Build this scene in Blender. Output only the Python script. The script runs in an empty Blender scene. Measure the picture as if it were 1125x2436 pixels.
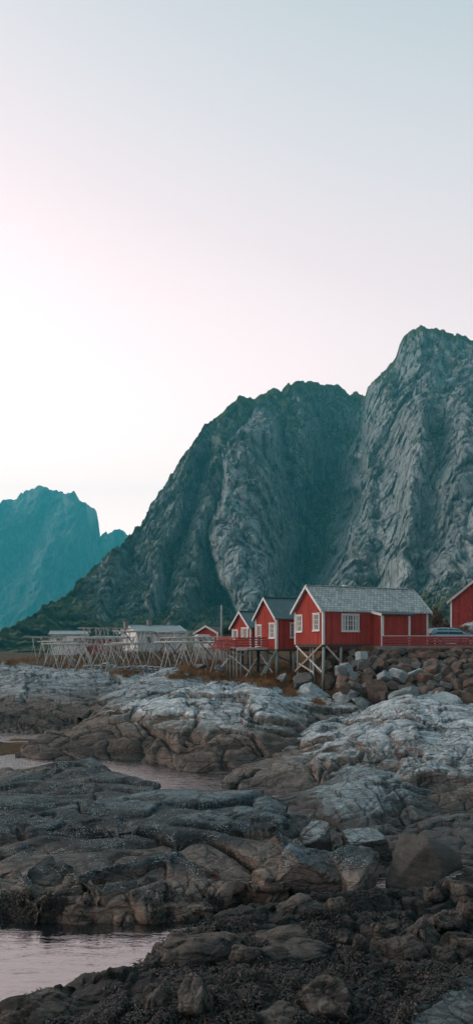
# Red stilt houses on a rocky Arctic shore at dusk: everything is built here as code.
import bpy, bmesh, math, random
import numpy as np
from mathutils import Vector, Matrix
random.seed(7)
RNG = np.random.default_rng(7)
S = bpy.context.scene
COL = S.collection
R = math.radians

# ------------------------------------------------------------------ camera
F, HZ, CX, CAMZ = 1700.0, 1528.0, 562.5, 6.0     # focal length in photo pixels, horizon row, centre column, eye height
cam_data = bpy.data.cameras.new('camera')
cam = bpy.data.objects.new('camera', cam_data)
COL.objects.link(cam)
cam.location = (0, 0, CAMZ)
cam.rotation_euler = (R(90), 0, 0)
cam_data.sensor_fit = 'VERTICAL'
cam_data.sensor_height = 36.0
cam_data.sensor_width = 36.0
cam_data.lens = 36.0 * F / 2436.0
cam_data.shift_y = (HZ - 1218.0) / 2436.0
cam_data.clip_start = 0.1
cam_data.clip_end = 20000
S.camera = cam

def W(px, py, Y):                     # real position of a photo point at depth Y
    return Vector(((px - CX) / F * Y, Y, CAMZ - (py - HZ) / F * Y))

# ------------------------------------------------------------------ tags
def tag(o, label=None, cat=None, group=None, kind=None):
    if label: o['label'] = label
    if cat: o['category'] = cat
    if group: o['group'] = group
    if kind: o['kind'] = kind
    return o

def empty(name, loc, rz=0.0, label=None, cat=None, group=None):
    o = bpy.data.objects.new(name, None)
    COL.objects.link(o)
    o.location = loc
    o.rotation_euler = (0, 0, rz)
    o.empty_display_size = 0.3
    return tag(o, label, cat, group)

def copy_tree(o, parent=None):
    c = o.copy()
    COL.objects.link(c)
    c.parent = parent
    for ch in [x for x in o.children]:
        copy_tree(ch, c)
    return c

# ------------------------------------------------------------------ noise (numpy)
def _h(ix, iy, iz, seed):
    n = (ix.astype(np.int64) * 374761393 + iy.astype(np.int64) * 668265263 + iz.astype(np.int64) * 2147483647 + seed * 1274126177)
    n = (n ^ (n >> 13)) & 0xffffffff
    n = (n * 1274126177) & 0xffffffff
    n = (n ^ (n >> 16))
    n = (n * 2246822519) & 0xffffffff
    n = n ^ (n >> 13)
    return (n & 0xffffff).astype(np.float32) / 16777216.0

def vnoise(P, seed=0):
    i = np.floor(P).astype(np.int64)
    f = (P - i).astype(np.float32)
    f = f * f * f * (f * (f * 6 - 15) + 10)
    x, y, z = i[:, 0], i[:, 1], i[:, 2]
    fx, fy, fz = f[:, 0], f[:, 1], f[:, 2]
    def L(a, b, t): return a + (b - a) * t
    c00 = L(_h(x, y, z, seed), _h(x + 1, y, z, seed), fx)
    c10 = L(_h(x, y + 1, z, seed), _h(x + 1, y + 1, z, seed), fx)
    c01 = L(_h(x, y, z + 1, seed), _h(x + 1, y, z + 1, seed), fx)
    c11 = L(_h(x, y + 1, z + 1, seed), _h(x + 1, y + 1, z + 1, seed), fx)
    return L(L(c00, c10, fy), L(c01, c11, fy), fz) - 0.5

def fbm(P, octv=4, gain=0.5, seed=0, ridged=False):
    out = np.zeros(len(P), np.float32)
    a = 1.0
    for k in range(octv):
        n = vnoise(P * (2.03 ** k) + 17.3 * k, seed + k)
        if ridged: n = 0.5 - np.abs(n) * 2
        out += a * n
        a *= gain
    return out

def worley(P, seed=0, tilt=False):
    """nearest-cell distances F1, F2, a random id per cell and (tilt) a random flat facet per cell"""
    i = np.floor(P).astype(np.int64)
    f1 = np.full(len(P), 9.0, np.float32)
    f2 = np.full(len(P), 9.0, np.float32)
    cid = np.zeros(len(P), np.float32)
    fac = np.zeros(len(P), np.float32)
    for dx in (-1, 0, 1):
        for dy in (-1, 0, 1):
            for dz in (-1, 0, 1):
                cx, cy, cz = i[:, 0] + dx, i[:, 1] + dy, i[:, 2] + dz
                qx = cx + _h(cx, cy, cz, seed + 1) - P[:, 0]
                qy = cy + _h(cx, cy, cz, seed + 2) - P[:, 1]
                qz = cz + _h(cx, cy, cz, seed + 3) - P[:, 2]
                d = (qx * qx + qy * qy + qz * qz).astype(np.float32)
                r = _h(cx, cy, cz, seed + 4)
                closer = d < f1
                f2 = np.where(closer, f1, np.minimum(f2, d))
                cid = np.where(closer, r, cid)
                if tilt:
                    t1 = _h(cx, cy, cz, seed + 6) - .5; t2 = _h(cx, cy, cz, seed + 7) - .5; t3 = _h(cx, cy, cz, seed + 8) - .5
                    fac = np.where(closer, (qx * t1 + qy * t2 + qz * t3).astype(np.float32), fac)
                f1 = np.where(closer, d, f1)
    if tilt: return np.sqrt(f1), np.sqrt(f2), cid, fac
    return np.sqrt(f1), np.sqrt(f2), cid

def sstep(a, b, x):
    t = np.clip((x - a) / (b - a), 0, 1)
    return t * t * (3 - 2 * t)

def rotm(ax, deg):
    return np.array(Matrix.Rotation(R(deg), 3, ax), dtype=np.float64)

# ------------------------------------------------------------------ mesh helpers
def grid_mesh(name, V, nu, nv, mat, attrs=None, smooth=True, flip=False):
    idx = np.arange(nu * nv).reshape(nv, nu)
    a, b, c, d = idx[:-1, :-1].ravel(), idx[:-1, 1:].ravel(), idx[1:, 1:].ravel(), idx[1:, :-1].ravel()
    q = np.stack([a, d, c, b] if flip else [a, b, c, d], 1).astype(np.int32)
    return quad_mesh(name, V, q, mat, attrs, smooth)

def quad_mesh(name, V, q, mat, attrs=None, smooth=True):
    k = q.shape[1]
    me = bpy.data.meshes.new(name)
    me.vertices.add(len(V))
    me.vertices.foreach_set('co', np.asarray(V, np.float32).ravel())
    me.loops.add(q.size)
    me.loops.foreach_set('vertex_index', q.ravel().astype(np.int32))
    me.polygons.add(len(q))
    me.polygons.foreach_set('loop_start', np.arange(0, q.size, k, dtype=np.int32))
    me.polygons.foreach_set('loop_total', np.full(len(q), k, np.int32))
    me.polygons.foreach_set('use_smooth', np.full(len(q), smooth, bool))
    me.update(calc_edges=True)
    for an, av in (attrs or {}).items():
        at = me.attributes.new(an, 'FLOAT', 'POINT')
        at.data.foreach_set('value', np.asarray(av, np.float32))
    me.materials.append(mat)
    o = bpy.data.objects.new(name, me)
    COL.objects.link(o)
    return o

def grid_normals(V, nu, nv):
    G = V.reshape(nv, nu, 3)
    du = np.gradient(G, axis=1)
    dv = np.gradient(G, axis=0)
    n = np.cross(du, dv)
    n /= (np.linalg.norm(n, axis=2, keepdims=True) + 1e-9)
    return n.reshape(-1, 3)

class MB:
    """collects boxes, bars and tubes; build() links them as ONE mesh object"""
    def __init__(s): s.v, s.f = [], []
    def add(s, vs, fs):
        n = len(s.v)
        s.v += [tuple(v) for v in vs]
        s.f += [tuple(i + n for i in f) for f in fs]
    def box(s, x0, x1, y0, y1, z0, z1):
        v = [(x, y, z) for z in (z0, z1) for y in (y0, y1) for x in (x0, x1)]
        s.add(v, [(0, 2, 3, 1), (4, 5, 7, 6), (0, 1, 5, 4), (2, 6, 7, 3), (0, 4, 6, 2), (1, 3, 7, 5)])
    def prism(s, poly, vec):                       # closed polygon swept along vec
        n = len(poly); vec = Vector(vec)
        a = [Vector(p) for p in poly]; b = [p + vec for p in a]
        s.add(a + b, [tuple(range(n))[::-1], tuple(range(n, 2 * n))] + [(i, (i + 1) % n, n + (i + 1) % n, n + i) for i in range(n)])
    def beam(s, a, b, w, h=None, up=(0, 0, 1)):
        h = h or w
        a, b = Vector(a), Vector(b); d = (b - a).normalized(); u = Vector(up)
        if abs(d.dot(u)) > .98: u = Vector((0, 1, 0))
        x = d.cross(u).normalized(); y = x.cross(d)
        c = [(-w / 2, -h / 2), (w / 2, -h / 2), (w / 2, h / 2), (-w / 2, h / 2)]
        s.add([a + x * p + y * q for p, q in c] + [b + x * p + y * q for p, q in c],
              [(3, 2, 1, 0), (4, 5, 6, 7), (0, 1, 5, 4), (1, 2, 6, 5), (2, 3, 7, 6), (3, 0, 4, 7)])
    def tube(s, a, b, r0, r1=None, n=8):
        r1 = r0 if r1 is None else r1
        a, b = Vector(a), Vector(b); d = (b - a).normalized(); u = Vector((0, 0, 1))
        if abs(d.z) > .98: u = Vector((0, 1, 0))
        x = d.cross(u).normalized(); y = x.cross(d)
        ring = [(math.cos(2 * math.pi * i / n), math.sin(2 * math.pi * i / n)) for i in range(n)]
        s.add([a + (x * c + y * q) * r0 for c, q in ring] + [b + (x * c + y * q) * r1 for c, q in ring],
              [tuple(range(n))[::-1], tuple(range(n, 2 * n))] + [(i, (i + 1) % n, n + (i + 1) % n, n + i) for i in range(n)])
    def build(s, name, mat, parent=None, bevel=0.0, smooth=False):
        me = bpy.data.meshes.new(name)
        me.from_pydata([tuple(v) for v in s.v], [], s.f)
        me.materials.append(mat)
        bm = bmesh.new(); bm.from_mesh(me)
        bmesh.ops.recalc_face_normals(bm, faces=bm.faces)
        if bevel: bmesh.ops.bevel(bm, geom=list(bm.edges), offset=bevel, segments=1, affect='EDGES')
        bm.to_mesh(me); bm.free()
        if smooth: me.polygons.foreach_set('use_smooth', [True] * len(me.polygons))
        o = bpy.data.objects.new(name, me)
        COL.objects.link(o)
        o.parent = parent
        return o

# ------------------------------------------------------------------ node helper
class NT:
    def __init__(s, tree): s.t = tree; s.n = tree.nodes; s.l = tree.links
    def node(s, typ, **kw):
        nd = s.n.new(typ)
        for k, v in kw.items(): setattr(nd, k, v)
        return nd
    def put(s, sock, v):
        if isinstance(v, bpy.types.NodeSocket): s.l.new(v, sock)
        elif isinstance(v, (tuple, list)) and len(v) == 3 and sock.type == 'RGBA': sock.default_value = (*v, 1)
        else: sock.default_value = v
    def math(s, op, a, b=0.0, clamp=False):
        nd = s.node('ShaderNodeMath', operation=op, use_clamp=clamp); s.put(nd.inputs[0], a); s.put(nd.inputs[1], b); return nd.outputs[0]
    def mix(s, f, a, b, blend='MIX'):
        nd = s.node('ShaderNodeMix', data_type='RGBA', blend_type=blend); s.put(nd.inputs[0], f); s.put(nd.inputs[6], a); s.put(nd.inputs[7], b); return nd.outputs[2]
    def noise(s, vec, scale, detail=4, rough=.5, dist=0.0):
        nd = s.node('ShaderNodeTexNoise'); s.put(nd.inputs['Vector'], vec); nd.inputs['Scale'].default_value = scale
        nd.inputs['Detail'].default_value = detail; nd.inputs['Roughness'].default_value = rough; nd.inputs['Distortion'].default_value = dist
        return nd.outputs[0]
    def voro(s, vec, scale, feature='F1', out='Distance'):
        nd = s.node('ShaderNodeTexVoronoi', feature=feature); s.put(nd.inputs['Vector'], vec); nd.inputs['Scale'].default_value = scale
        return nd.outputs[out]
    def map(s, vec, rot=(0, 0, 0), scale=(1, 1, 1), loc=(0, 0, 0)):
        nd = s.node('ShaderNodeMapping'); s.put(nd.inputs[0], vec); nd.inputs[1].default_value = loc
        nd.inputs[2].default_value = [R(a) for a in rot]; nd.inputs[3].default_value = scale
        return nd.outputs[0]
    def ramp(s, f, stops, interp='LINEAR'):
        nd = s.node('ShaderNodeValToRGB'); s.put(nd.inputs[0], f); cr = nd.color_ramp; cr.interpolation = interp
        while len(cr.elements) < len(stops): cr.elements.new(.5)
        for e, (p, c) in zip(cr.elements, stops):
            e.position = p; e.color = (*c, 1) if isinstance(c, (tuple, list)) else (c, c, c, 1)
        return nd.outputs[0]
    def range(s, v, a, b, c=0.0, d=1.0):
        nd = s.node('ShaderNodeMapRange'); s.put(nd.inputs[0], v)
        for i, q in enumerate((a, b, c, d)): nd.inputs[i + 1].default_value = q
        return nd.outputs[0]
    def attr(s, name, typ='GEOMETRY'):
        nd = s.node('ShaderNodeAttribute', attribute_name=name, attribute_type=typ); return nd.outputs['Fac']
    def bump(s, h, strength=.5, dist=.05, normal=None):
        nd = s.node('ShaderNodeBump'); s.put(nd.inputs['Height'], h); nd.inputs['Strength'].default_value = strength
        nd.inputs['Distance'].default_value = dist
        if normal is not None: s.put(nd.inputs['Normal'], normal)
        return nd.outputs[0]
    def pos(s): return s.node('ShaderNodeNewGeometry').outputs['Position']
    def obj(s): return s.node('ShaderNodeTexCoord').outputs['Object']
    def sep(s, v):
        nd = s.node('ShaderNodeSeparateXYZ'); s.put(nd.inputs[0], v); return nd.outputs

def new_mat(name):
    m = bpy.data.materials.new(name); m.use_nodes = True
    t = NT(m.node_tree); b = m.node_tree.nodes['Principled BSDF']
    return m, t, b

def plain(name, col, rough=.7, var=.25, scale=3.0, metal=0.0, spec=None, stretch=(1, 1, 1), bump=0.0):
    """weathered painted / raw surface: base colour with broad and fine variation in the material itself"""
    m, t, b = new_mat(name)
    v = t.map(t.obj(), scale=stretch)
    n = t.noise(v, scale, 6, .65)
    f = t.range(n, .25, .75, 1 - var, 1 + var)
    c = t.mix(1.0, col, t.node('ShaderNodeCombineColor').outputs[0], 'MULTIPLY')
    cc = c.node.inputs[7].links[0].from_node
    for i in range(3): t.l.new(f, cc.inputs[i])
    t.put(b.inputs['Base Color'], c)
    b.inputs['Roughness'].default_value = rough
    b.inputs['Metallic'].default_value = metal
    if spec is not None: b.inputs['Specular IOR Level'].default_value = spec
    if bump: t.put(b.inputs['Normal'], t.bump(n, bump, .02))
    return m
# ------------------------------------------------------------------ light settings
HAZE, HAZE_C, HAZE_TOP, FAR_Y, HAZE_END = 3.6e-4, (.085, .64, .76), 640.0, 2250.0, 2950.0
SKY = [(3.0, 2.28, 2.08), (2.8, 2.12, 1.95), (2.35, 1.75, 1.63), (1.70, 1.29, 1.25), (1.22, .96, .96), (.96, .84, .85), (.62, .64, .66), (.32, .62, .72)]
SKYK, EXPO, SUN_E, SUN_ALT = .95, 0.20, 1.2, True
SKY_BACK = (.17, .20, .225)
# ------------------------------------------------------------------ sky, sun, air
SUN_EL, SUN_AZ = 14.0, -58.0          # low on the left, a little behind the mountains' shoulder
w = bpy.data.worlds.new('World'); S.world = w; w.use_nodes = True
wt = NT(w.node_tree)
bg = w.node_tree.nodes['Background']
sky = wt.node('ShaderNodeTexSky', sky_type='NISHITA', sun_disc=False)
sky.sun_elevation = R(SUN_EL); sky.sun_rotation = R(SUN_AZ)
d = wt.node('ShaderNodeTexCoord').outputs['Generated']
sx, sy, sz = wt.sep(d)
t_ = wt.math('ADD', sz, wt.math('MULTIPLY', sx, .22))
def lin(r, g, b, k=1.0):
    f = lambda c: ((c / 255 + .055) / 1.055) ** 2.4 if c > 10 else c / 255 / 12.92
    return (f(r) * k, f(g) * k, f(b) * k)
# afterglow: near white low on the left, pink above it, teal overhead
tr = wt.range(t_, -.2, 1.1)
glow = wt.ramp(tr, [(0.0, SKY[0]), (.20, SKY[1]), (.30, SKY[2]), (.42, SKY[3]), (.53, SKY[4]), (.60, SKY[5]), (.71, SKY[6]), (1.0, SKY[7])])
dim = wt.range(wt.math('ADD', sy, wt.math('MULTIPLY', sx, -.35)), -.75, .45)      # the afterglow is ahead; the sky behind the viewer is already dusky blue
glow = wt.mix(1.0, glow, wt.mix(dim, SKY_BACK, (SKYK, SKYK, SKYK)), 'MULTIPLY')
cmb = wt.node('ShaderNodeVectorMath', operation='ADD')
ns = wt.node('ShaderNodeVectorMath', operation='SCALE'); wt.put(ns.inputs[0], sky.outputs[0]); ns.inputs['Scale'].default_value = .25
wt.put(cmb.inputs[0], ns.outputs[0])
gs = wt.node('ShaderNodeVectorMath', operation='SCALE'); wt.put(gs.inputs[0], glow); gs.inputs['Scale'].default_value = 1 / .1
wt.put(cmb.inputs[1], gs.outputs[0])
wt.put(bg.inputs[0], cmb.outputs[0]); bg.inputs[1].default_value = .1

sl = bpy.data.lights.new('sun', 'SUN'); sl.energy = SUN_E; sl.angle = R(12); sl.color = (1.0, .84, .73)
so = bpy.data.objects.new('sun', sl); COL.objects.link(so)
az = R(SUN_AZ); el = R(SUN_EL)
sd = Vector((math.sin(az) * math.cos(el), math.cos(az) * math.cos(el), math.sin(el)))
sd = Vector((-.84, .18, .46)).normalized() if SUN_ALT else sd
so.rotation_euler = (-sd).to_track_quat('-Z', 'Y').to_euler()
so.location = (-40, -20, 60)

S.view_settings.view_transform = 'Standard'; S.view_settings.look = 'None'
S.view_settings.exposure = EXPO; S.view_settings.gamma = 1.0
S.cycles.max_bounces = 6; S.cycles.volume_bounces = 1
S.cycles.use_denoising = True

if HAZE:
    m = bpy.data.materials.new('haze_air'); m.use_nodes = True; nt = m.node_tree; nt.nodes.clear()
    out = nt.nodes.new('ShaderNodeOutputMaterial'); pv = nt.nodes.new('ShaderNodeVolumePrincipled')
    pv.inputs['Color'].default_value = (*HAZE_C, 1); pv.inputs['Density'].default_value = HAZE; pv.inputs['Density Attribute'].default_value = ''
    pv.inputs['Anisotropy'].default_value = 0.0
    nt.links.new(pv.outputs[0], out.inputs['Volume'])
    try: m.cycles.homogeneous_volume = True
    except Exception: pass
    b = MB(); b.box(-2600, 2600, -150, HAZE_END, -6, HAZE_TOP)
    tag(b.build('haze', m), 'thin blue evening air between camera and mountains', 'haze', kind='stuff')

# ------------------------------------------------------------------ water
m_water, t, b = new_mat('sea_water')
p = t.pos()
n1 = t.noise(t.map(p, scale=(1.0, 3.0, 1)), 1.3, 4, .6, .8)
n2 = t.noise(t.map(p, scale=(1.0, 3.0, 1)), 6.0, 2, .5)
yy = t.sep(p)[1]
amp = t.range(yy, 13, 30, .26, .45)
h = t.math('ADD', n1, t.math('MULTIPLY', n2, .22))
h = t.math('MULTIPLY', h, amp)
t.put(b.inputs['Normal'], t.bump(h, 1.0, .06))
b.inputs['Base Color'].default_value = (.010, .011, .011, 1)
b.inputs['Roughness'].default_value = .04
b.inputs['IOR'].default_value = 3.6
b.inputs['Specular Tint'].default_value = (1.0, .92, .93, 1)
xs = np.concatenate([np.linspace(-2400, -120, 12), np.linspace(-100, 100, 41), np.linspace(120, 2400, 12)])
ys = np.concatenate([np.linspace(-60, 90, 31), np.linspace(110, 2800, 20)])
X, Yg = np.meshgrid(xs, ys)
tag(grid_mesh('water', np.stack([X.ravel(), Yg.ravel(), np.zeros(X.size)], 1), len(xs), len(ys), m_water),
    'calm sea water with pink sky reflections between the rocks', 'water', kind='structure')
m_bed = plain('seabed_rock', (.03, .027, .022), .9, .4, .5)
Xb, Yb = np.meshgrid(np.linspace(-2400, 2400, 40), np.linspace(-80, 2800, 40))
tag(grid_mesh('seabed', np.stack([Xb.ravel(), Yb.ravel(), np.full(Xb.size, -3.0)], 1), 40, 40, m_bed), 'dark seabed', 'ground', kind='structure')

# ------------------------------------------------------------------ rock materials
def rock_material(name, stops, zmin, zmax, strat_rot=(0, -18, 0), fine=1.0, warp=.9, weed=0.0, barn=0.0, wetz=.35, orange=0.0, tintv=.35, streak=.45, up_c=None, side_c=None, up_f=.6, side_f=.8, up_z=(.35, .7), side_z=None):
    """bedrock in tidal zones (height above the sea): weed, barnacles, black lichen, bare pale rock"""
    m, t, b = new_mat(name)
    p = t.pos(); z = t.sep(p)[2]
    big = t.noise(p, .55 * fine, 8, .62)
    mid = t.noise(p, 3.2 * fine, 8, .68)
    sm = t.noise(p, 17 * fine, 5, .7)
    st = t.noise(t.map(p, rot=strat_rot, scale=(.35, .9, 4.2)), 1.3 * fine, 7, .65, .7)
    zz = t.math('ADD', z, t.math('MULTIPLY', t.math('SUBTRACT', big, .5), warp * 1.5))
    zz = t.math('ADD', zz, t.math('MULTIPLY', t.math('SUBTRACT', mid, .5), warp * .7))
    f = t.range(zz, zmin, zmax)
    c = t.ramp(f, [((q - zmin) / (zmax - zmin), col) for q, col in stops])
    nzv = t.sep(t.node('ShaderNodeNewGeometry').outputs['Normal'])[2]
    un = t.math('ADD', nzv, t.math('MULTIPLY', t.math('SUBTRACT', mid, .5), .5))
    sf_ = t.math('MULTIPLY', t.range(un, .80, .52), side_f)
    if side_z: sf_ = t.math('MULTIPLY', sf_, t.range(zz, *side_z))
    if side_c is not None: c = t.mix(sf_, c, side_c)     # steep faces tinted brown: their shaded tone painted into the colour
    if up_c is not None: c = t.mix(t.math('MULTIPLY', t.math('MULTIPLY', t.range(un, .80, .97), up_f), t.range(z, *up_z)), c, up_c)   # upward faces tinted pale: light from the sky painted into the colour
    k = t.math('MULTIPLY', t.range(mid, .28, .72, .52, 1.45), t.range(st, .3, .7, 1 - streak, 1 + streak))
    k = t.math('MULTIPLY', k, t.range(t.attr('tint'), 0, 1, 1 - tintv, 1 + tintv))
    k = t.math('MULTIPLY', k, t.range(sm, .28, .72, .62, 1.38))
    kc = t.node('ShaderNodeCombineColor')
    for i in range(3): t.l.new(k, kc.inputs[i])
    c = t.mix(1.0, c, kc.outputs[0], 'MULTIPLY')
    wv = t.node('ShaderNodeVectorMath', operation='ADD'); nz = t.node('ShaderNodeTexNoise'); t.put(nz.inputs['Vector'], p); nz.inputs['Scale'].default_value = 1.1 * fine; nz.inputs['Detail'].default_value = 4
    sc_ = t.node('ShaderNodeVectorMath', operation='SCALE'); t.put(sc_.inputs[0], nz.outputs['Color']); sc_.inputs['Scale'].default_value = .9 / fine
    t.put(wv.inputs[0], p); t.put(wv.inputs[1], sc_.outputs[0]); pw = wv.outputs[0]
    ck1 = t.voro(t.map(pw, rot=strat_rot, scale=(.38, .7, 1.5)), .75 * fine, 'DISTANCE_TO_EDGE')
    ck2 = t.voro(t.map(pw, rot=strat_rot, scale=(.5, .8, 1.9)), 2.1 * fine, 'DISTANCE_TO_EDGE')
    ckf = t.math('MULTIPLY', t.range(ck1, .004, .035, .18, 1.0), t.range(ck2, .0, .05, .45, 1.0))
    c = t.mix(ckf, (.022, .018, .015), c)                       # dirt and lichen in the joints
    if orange:
        o = t.noise(p, .9 * fine, 5, .7, 1.0)
        c = t.mix(t.math('MULTIPLY', t.range(o, .58, .70), orange), c, (.17, .095, .055))
    if barn:                                   # barnacle bands: crusts of small white shells
        bz = t.math('MULTIPLY', t.range(z, barn - .22, barn + .08), t.range(z, barn + .5, barn + .2))
        sp = t.range(t.voro(p, 21, 'F1'), .40, .15)
        pt = t.range(t.noise(p, 1.7, 6, .7), .46, .58)
        c = t.mix(t.math('MULTIPLY', t.math('MULTIPLY', bz, sp), t.math('MULTIPLY', pt, .95)), c, (.46, .58, .59))
    if weed:                                   # seaweed mats: own patchy shape
        wn = t.noise(p, 1.15, 9, .72, .6)
        wf = t.math('MULTIPLY', t.range(wn, .60 - .22 * weed, .66 - .22 * weed), t.range(z, 1.15, .55))
        c = t.mix(wf, c, (.010, .008, .0065))
    t.put(b.inputs['Base Color'], c)
    t.put(b.inputs['Roughness'], t.range(t.math('ADD', zz, t.math('MULTIPLY', sm, .2)), wetz - .3, wetz + .35, .42, .82))
    b.inputs['Specular IOR Level'].default_value = .35
    hh = t.math('ADD', t.math('MULTIPLY', mid, .8), t.math('ADD', t.math('MULTIPLY', sm, .22), t.math('MULTIPLY', st, .7)))
    cr = t.voro(t.map(p, rot=strat_rot, scale=(.55, .8, 1.7)), 1.3 * fine, 'DISTANCE_TO_EDGE')
    hh = t.math('ADD', hh, t.math('MULTIPLY', t.range(cr, 0, .05), .35))
    t.put(b.inputs['Normal'], t.bump(hh, .9, .16 / fine))
    return m

PALE = [(-.2, (.014, .011, .009)), (.2, (.045, .035, .028)), (.7, (.095, .073, .056)), (1.3, (.135, .107, .085)), (1.75, (.20, .19, .175)), (2.15, (.33, .36, .365)), (3.2, (.38, .42, .43)), (4.5, (.36, .40, .41))]
MIDR = [(-.3, (.016, .013, .011)), (.15, (.06, .049, .041)), (.55, (.13, .106, .088)), (.95, (.20, .185, .165)), (1.3, (.30, .325, .33)), (2.2, (.38, .415, .425)), (3.5, (.38, .41, .42))]
DOME = [(-.3, (.012, .011, .010)), (.1, (.05, .045, .04)), (.45, (.065, .065, .063)), (.8, (.15, .17, .175)), (1.2, (.25, .29, .30)), (2.5, (.28, .31, .32))]
DARK = [(-.3, (.008, .007, .006)), (.02, (.022, .018, .015)), (.14, (.165, .122, .094)), (.38, (.175, .138, .112)), (.54, (.085, .078, .070)), (.68, (.026, .032, .035)), (.84, (.034, .050, .055)), (1.05, (.11, .145, .155))]
WEED = [(-.3, (.006, .005, .004)), (.1, (.018, .014, .011)), (.5, (.045, .036, .029)), (.9, (.072, .060, .050)), (1.4, (.085, .072, .062))]
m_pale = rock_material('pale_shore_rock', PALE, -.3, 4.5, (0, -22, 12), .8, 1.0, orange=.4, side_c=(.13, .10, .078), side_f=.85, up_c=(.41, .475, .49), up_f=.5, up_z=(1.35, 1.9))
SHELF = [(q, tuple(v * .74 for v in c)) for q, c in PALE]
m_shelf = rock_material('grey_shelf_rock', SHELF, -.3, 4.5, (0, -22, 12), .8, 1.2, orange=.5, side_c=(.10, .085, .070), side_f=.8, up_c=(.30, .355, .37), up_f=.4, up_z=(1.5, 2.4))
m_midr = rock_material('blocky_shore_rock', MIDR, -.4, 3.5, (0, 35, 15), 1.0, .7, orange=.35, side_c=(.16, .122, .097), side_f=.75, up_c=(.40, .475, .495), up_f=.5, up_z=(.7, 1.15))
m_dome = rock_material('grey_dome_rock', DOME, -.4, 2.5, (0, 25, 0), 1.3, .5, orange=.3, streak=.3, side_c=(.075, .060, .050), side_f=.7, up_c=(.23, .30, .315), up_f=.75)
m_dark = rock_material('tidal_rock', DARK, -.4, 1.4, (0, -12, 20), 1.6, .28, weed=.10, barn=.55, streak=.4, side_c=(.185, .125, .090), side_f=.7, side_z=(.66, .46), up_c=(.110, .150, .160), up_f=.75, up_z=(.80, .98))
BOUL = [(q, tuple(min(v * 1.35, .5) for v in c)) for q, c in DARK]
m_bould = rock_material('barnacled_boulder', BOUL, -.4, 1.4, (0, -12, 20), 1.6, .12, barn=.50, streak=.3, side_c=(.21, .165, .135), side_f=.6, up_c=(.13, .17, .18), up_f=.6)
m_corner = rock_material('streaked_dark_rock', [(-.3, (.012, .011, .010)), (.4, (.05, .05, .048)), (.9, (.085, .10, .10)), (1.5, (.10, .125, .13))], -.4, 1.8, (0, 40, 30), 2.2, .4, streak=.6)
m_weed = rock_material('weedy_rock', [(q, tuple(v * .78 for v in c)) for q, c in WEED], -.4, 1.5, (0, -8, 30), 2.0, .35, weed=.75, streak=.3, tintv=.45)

# ------------------------------------------------------------------ bedrock outcrops lofted along their crests
def sm(a, n):
    if n < 1: return a
    k = np.hanning(2 * n + 3); k /= k.sum()
    return np.convolve(np.pad(a, n + 1, mode='edge'), k, mode='valid')

def rock_disp(P, N, cell, amp, strat=(('Y', -20), ('Z', 12)), aniso=(1.9, 1.3, .75), seed=0, fine=1.0, soft=.5, crack=1.0):
    M = np.eye(3)
    for ax, dg in strat: M = rotm(ax, dg) @ M
    Q = P @ M.T
    wv = np.stack([fbm(Q / (cell * 1.7) + o, 3, .5, seed + 31 + o) for o in range(3)], 1)
    Q = Q + wv * cell * .9
    dsp = fbm(P / (cell * 2.6), 3, .5, seed) * cell * .50 * soft
    f1, f2, cid, fac = worley(Q / (cell * np.array(aniso)), seed + 5, True)
    e = f2 - f1
    dsp += (cid - .5) * cell * .14 + fac * cell * .30 - np.exp(-(e / .055)) * cell * .13 * crack
    g1, g2, gid, gfac = worley(Q / (cell * .38 * np.array(aniso)) + 9.1, seed + 9, True)
    e2 = g2 - g1
    act = sstep(-.25, .20, fbm(P / (cell * 1.5) + 5, 2, .5, seed + 77)) * fine
    dsp += act * ((gid - .5) * cell * .06 + gfac * cell * .13 - np.exp(-(e2 / .07)) * cell * .06 * crack)
    lay = Q[:, 2] / (cell * .34) + fbm(P / (cell * 1.2), 2, .5, seed + 3) * 1.0     # bedding ledges
    lf = lay - np.floor(lay)
    la = sstep(-.15, .25, fbm(P / (cell * 2.0) + 2.2, 2, .5, seed + 66))
    dsp += (np.minimum(lf * 1.12, (1 - lf) * 9) - .45) * cell * .085 * la
    dsp += fbm(P / (cell * .22), 5, .5, seed + 21) * cell * .050 * fine
    D = N * (dsp * amp)[:, None]
    D[:, 2] = np.where(D[:, 2] > 0, D[:, 2] * .8, D[:, 2])
    return D, .5 * cid + .5 * gid

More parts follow.
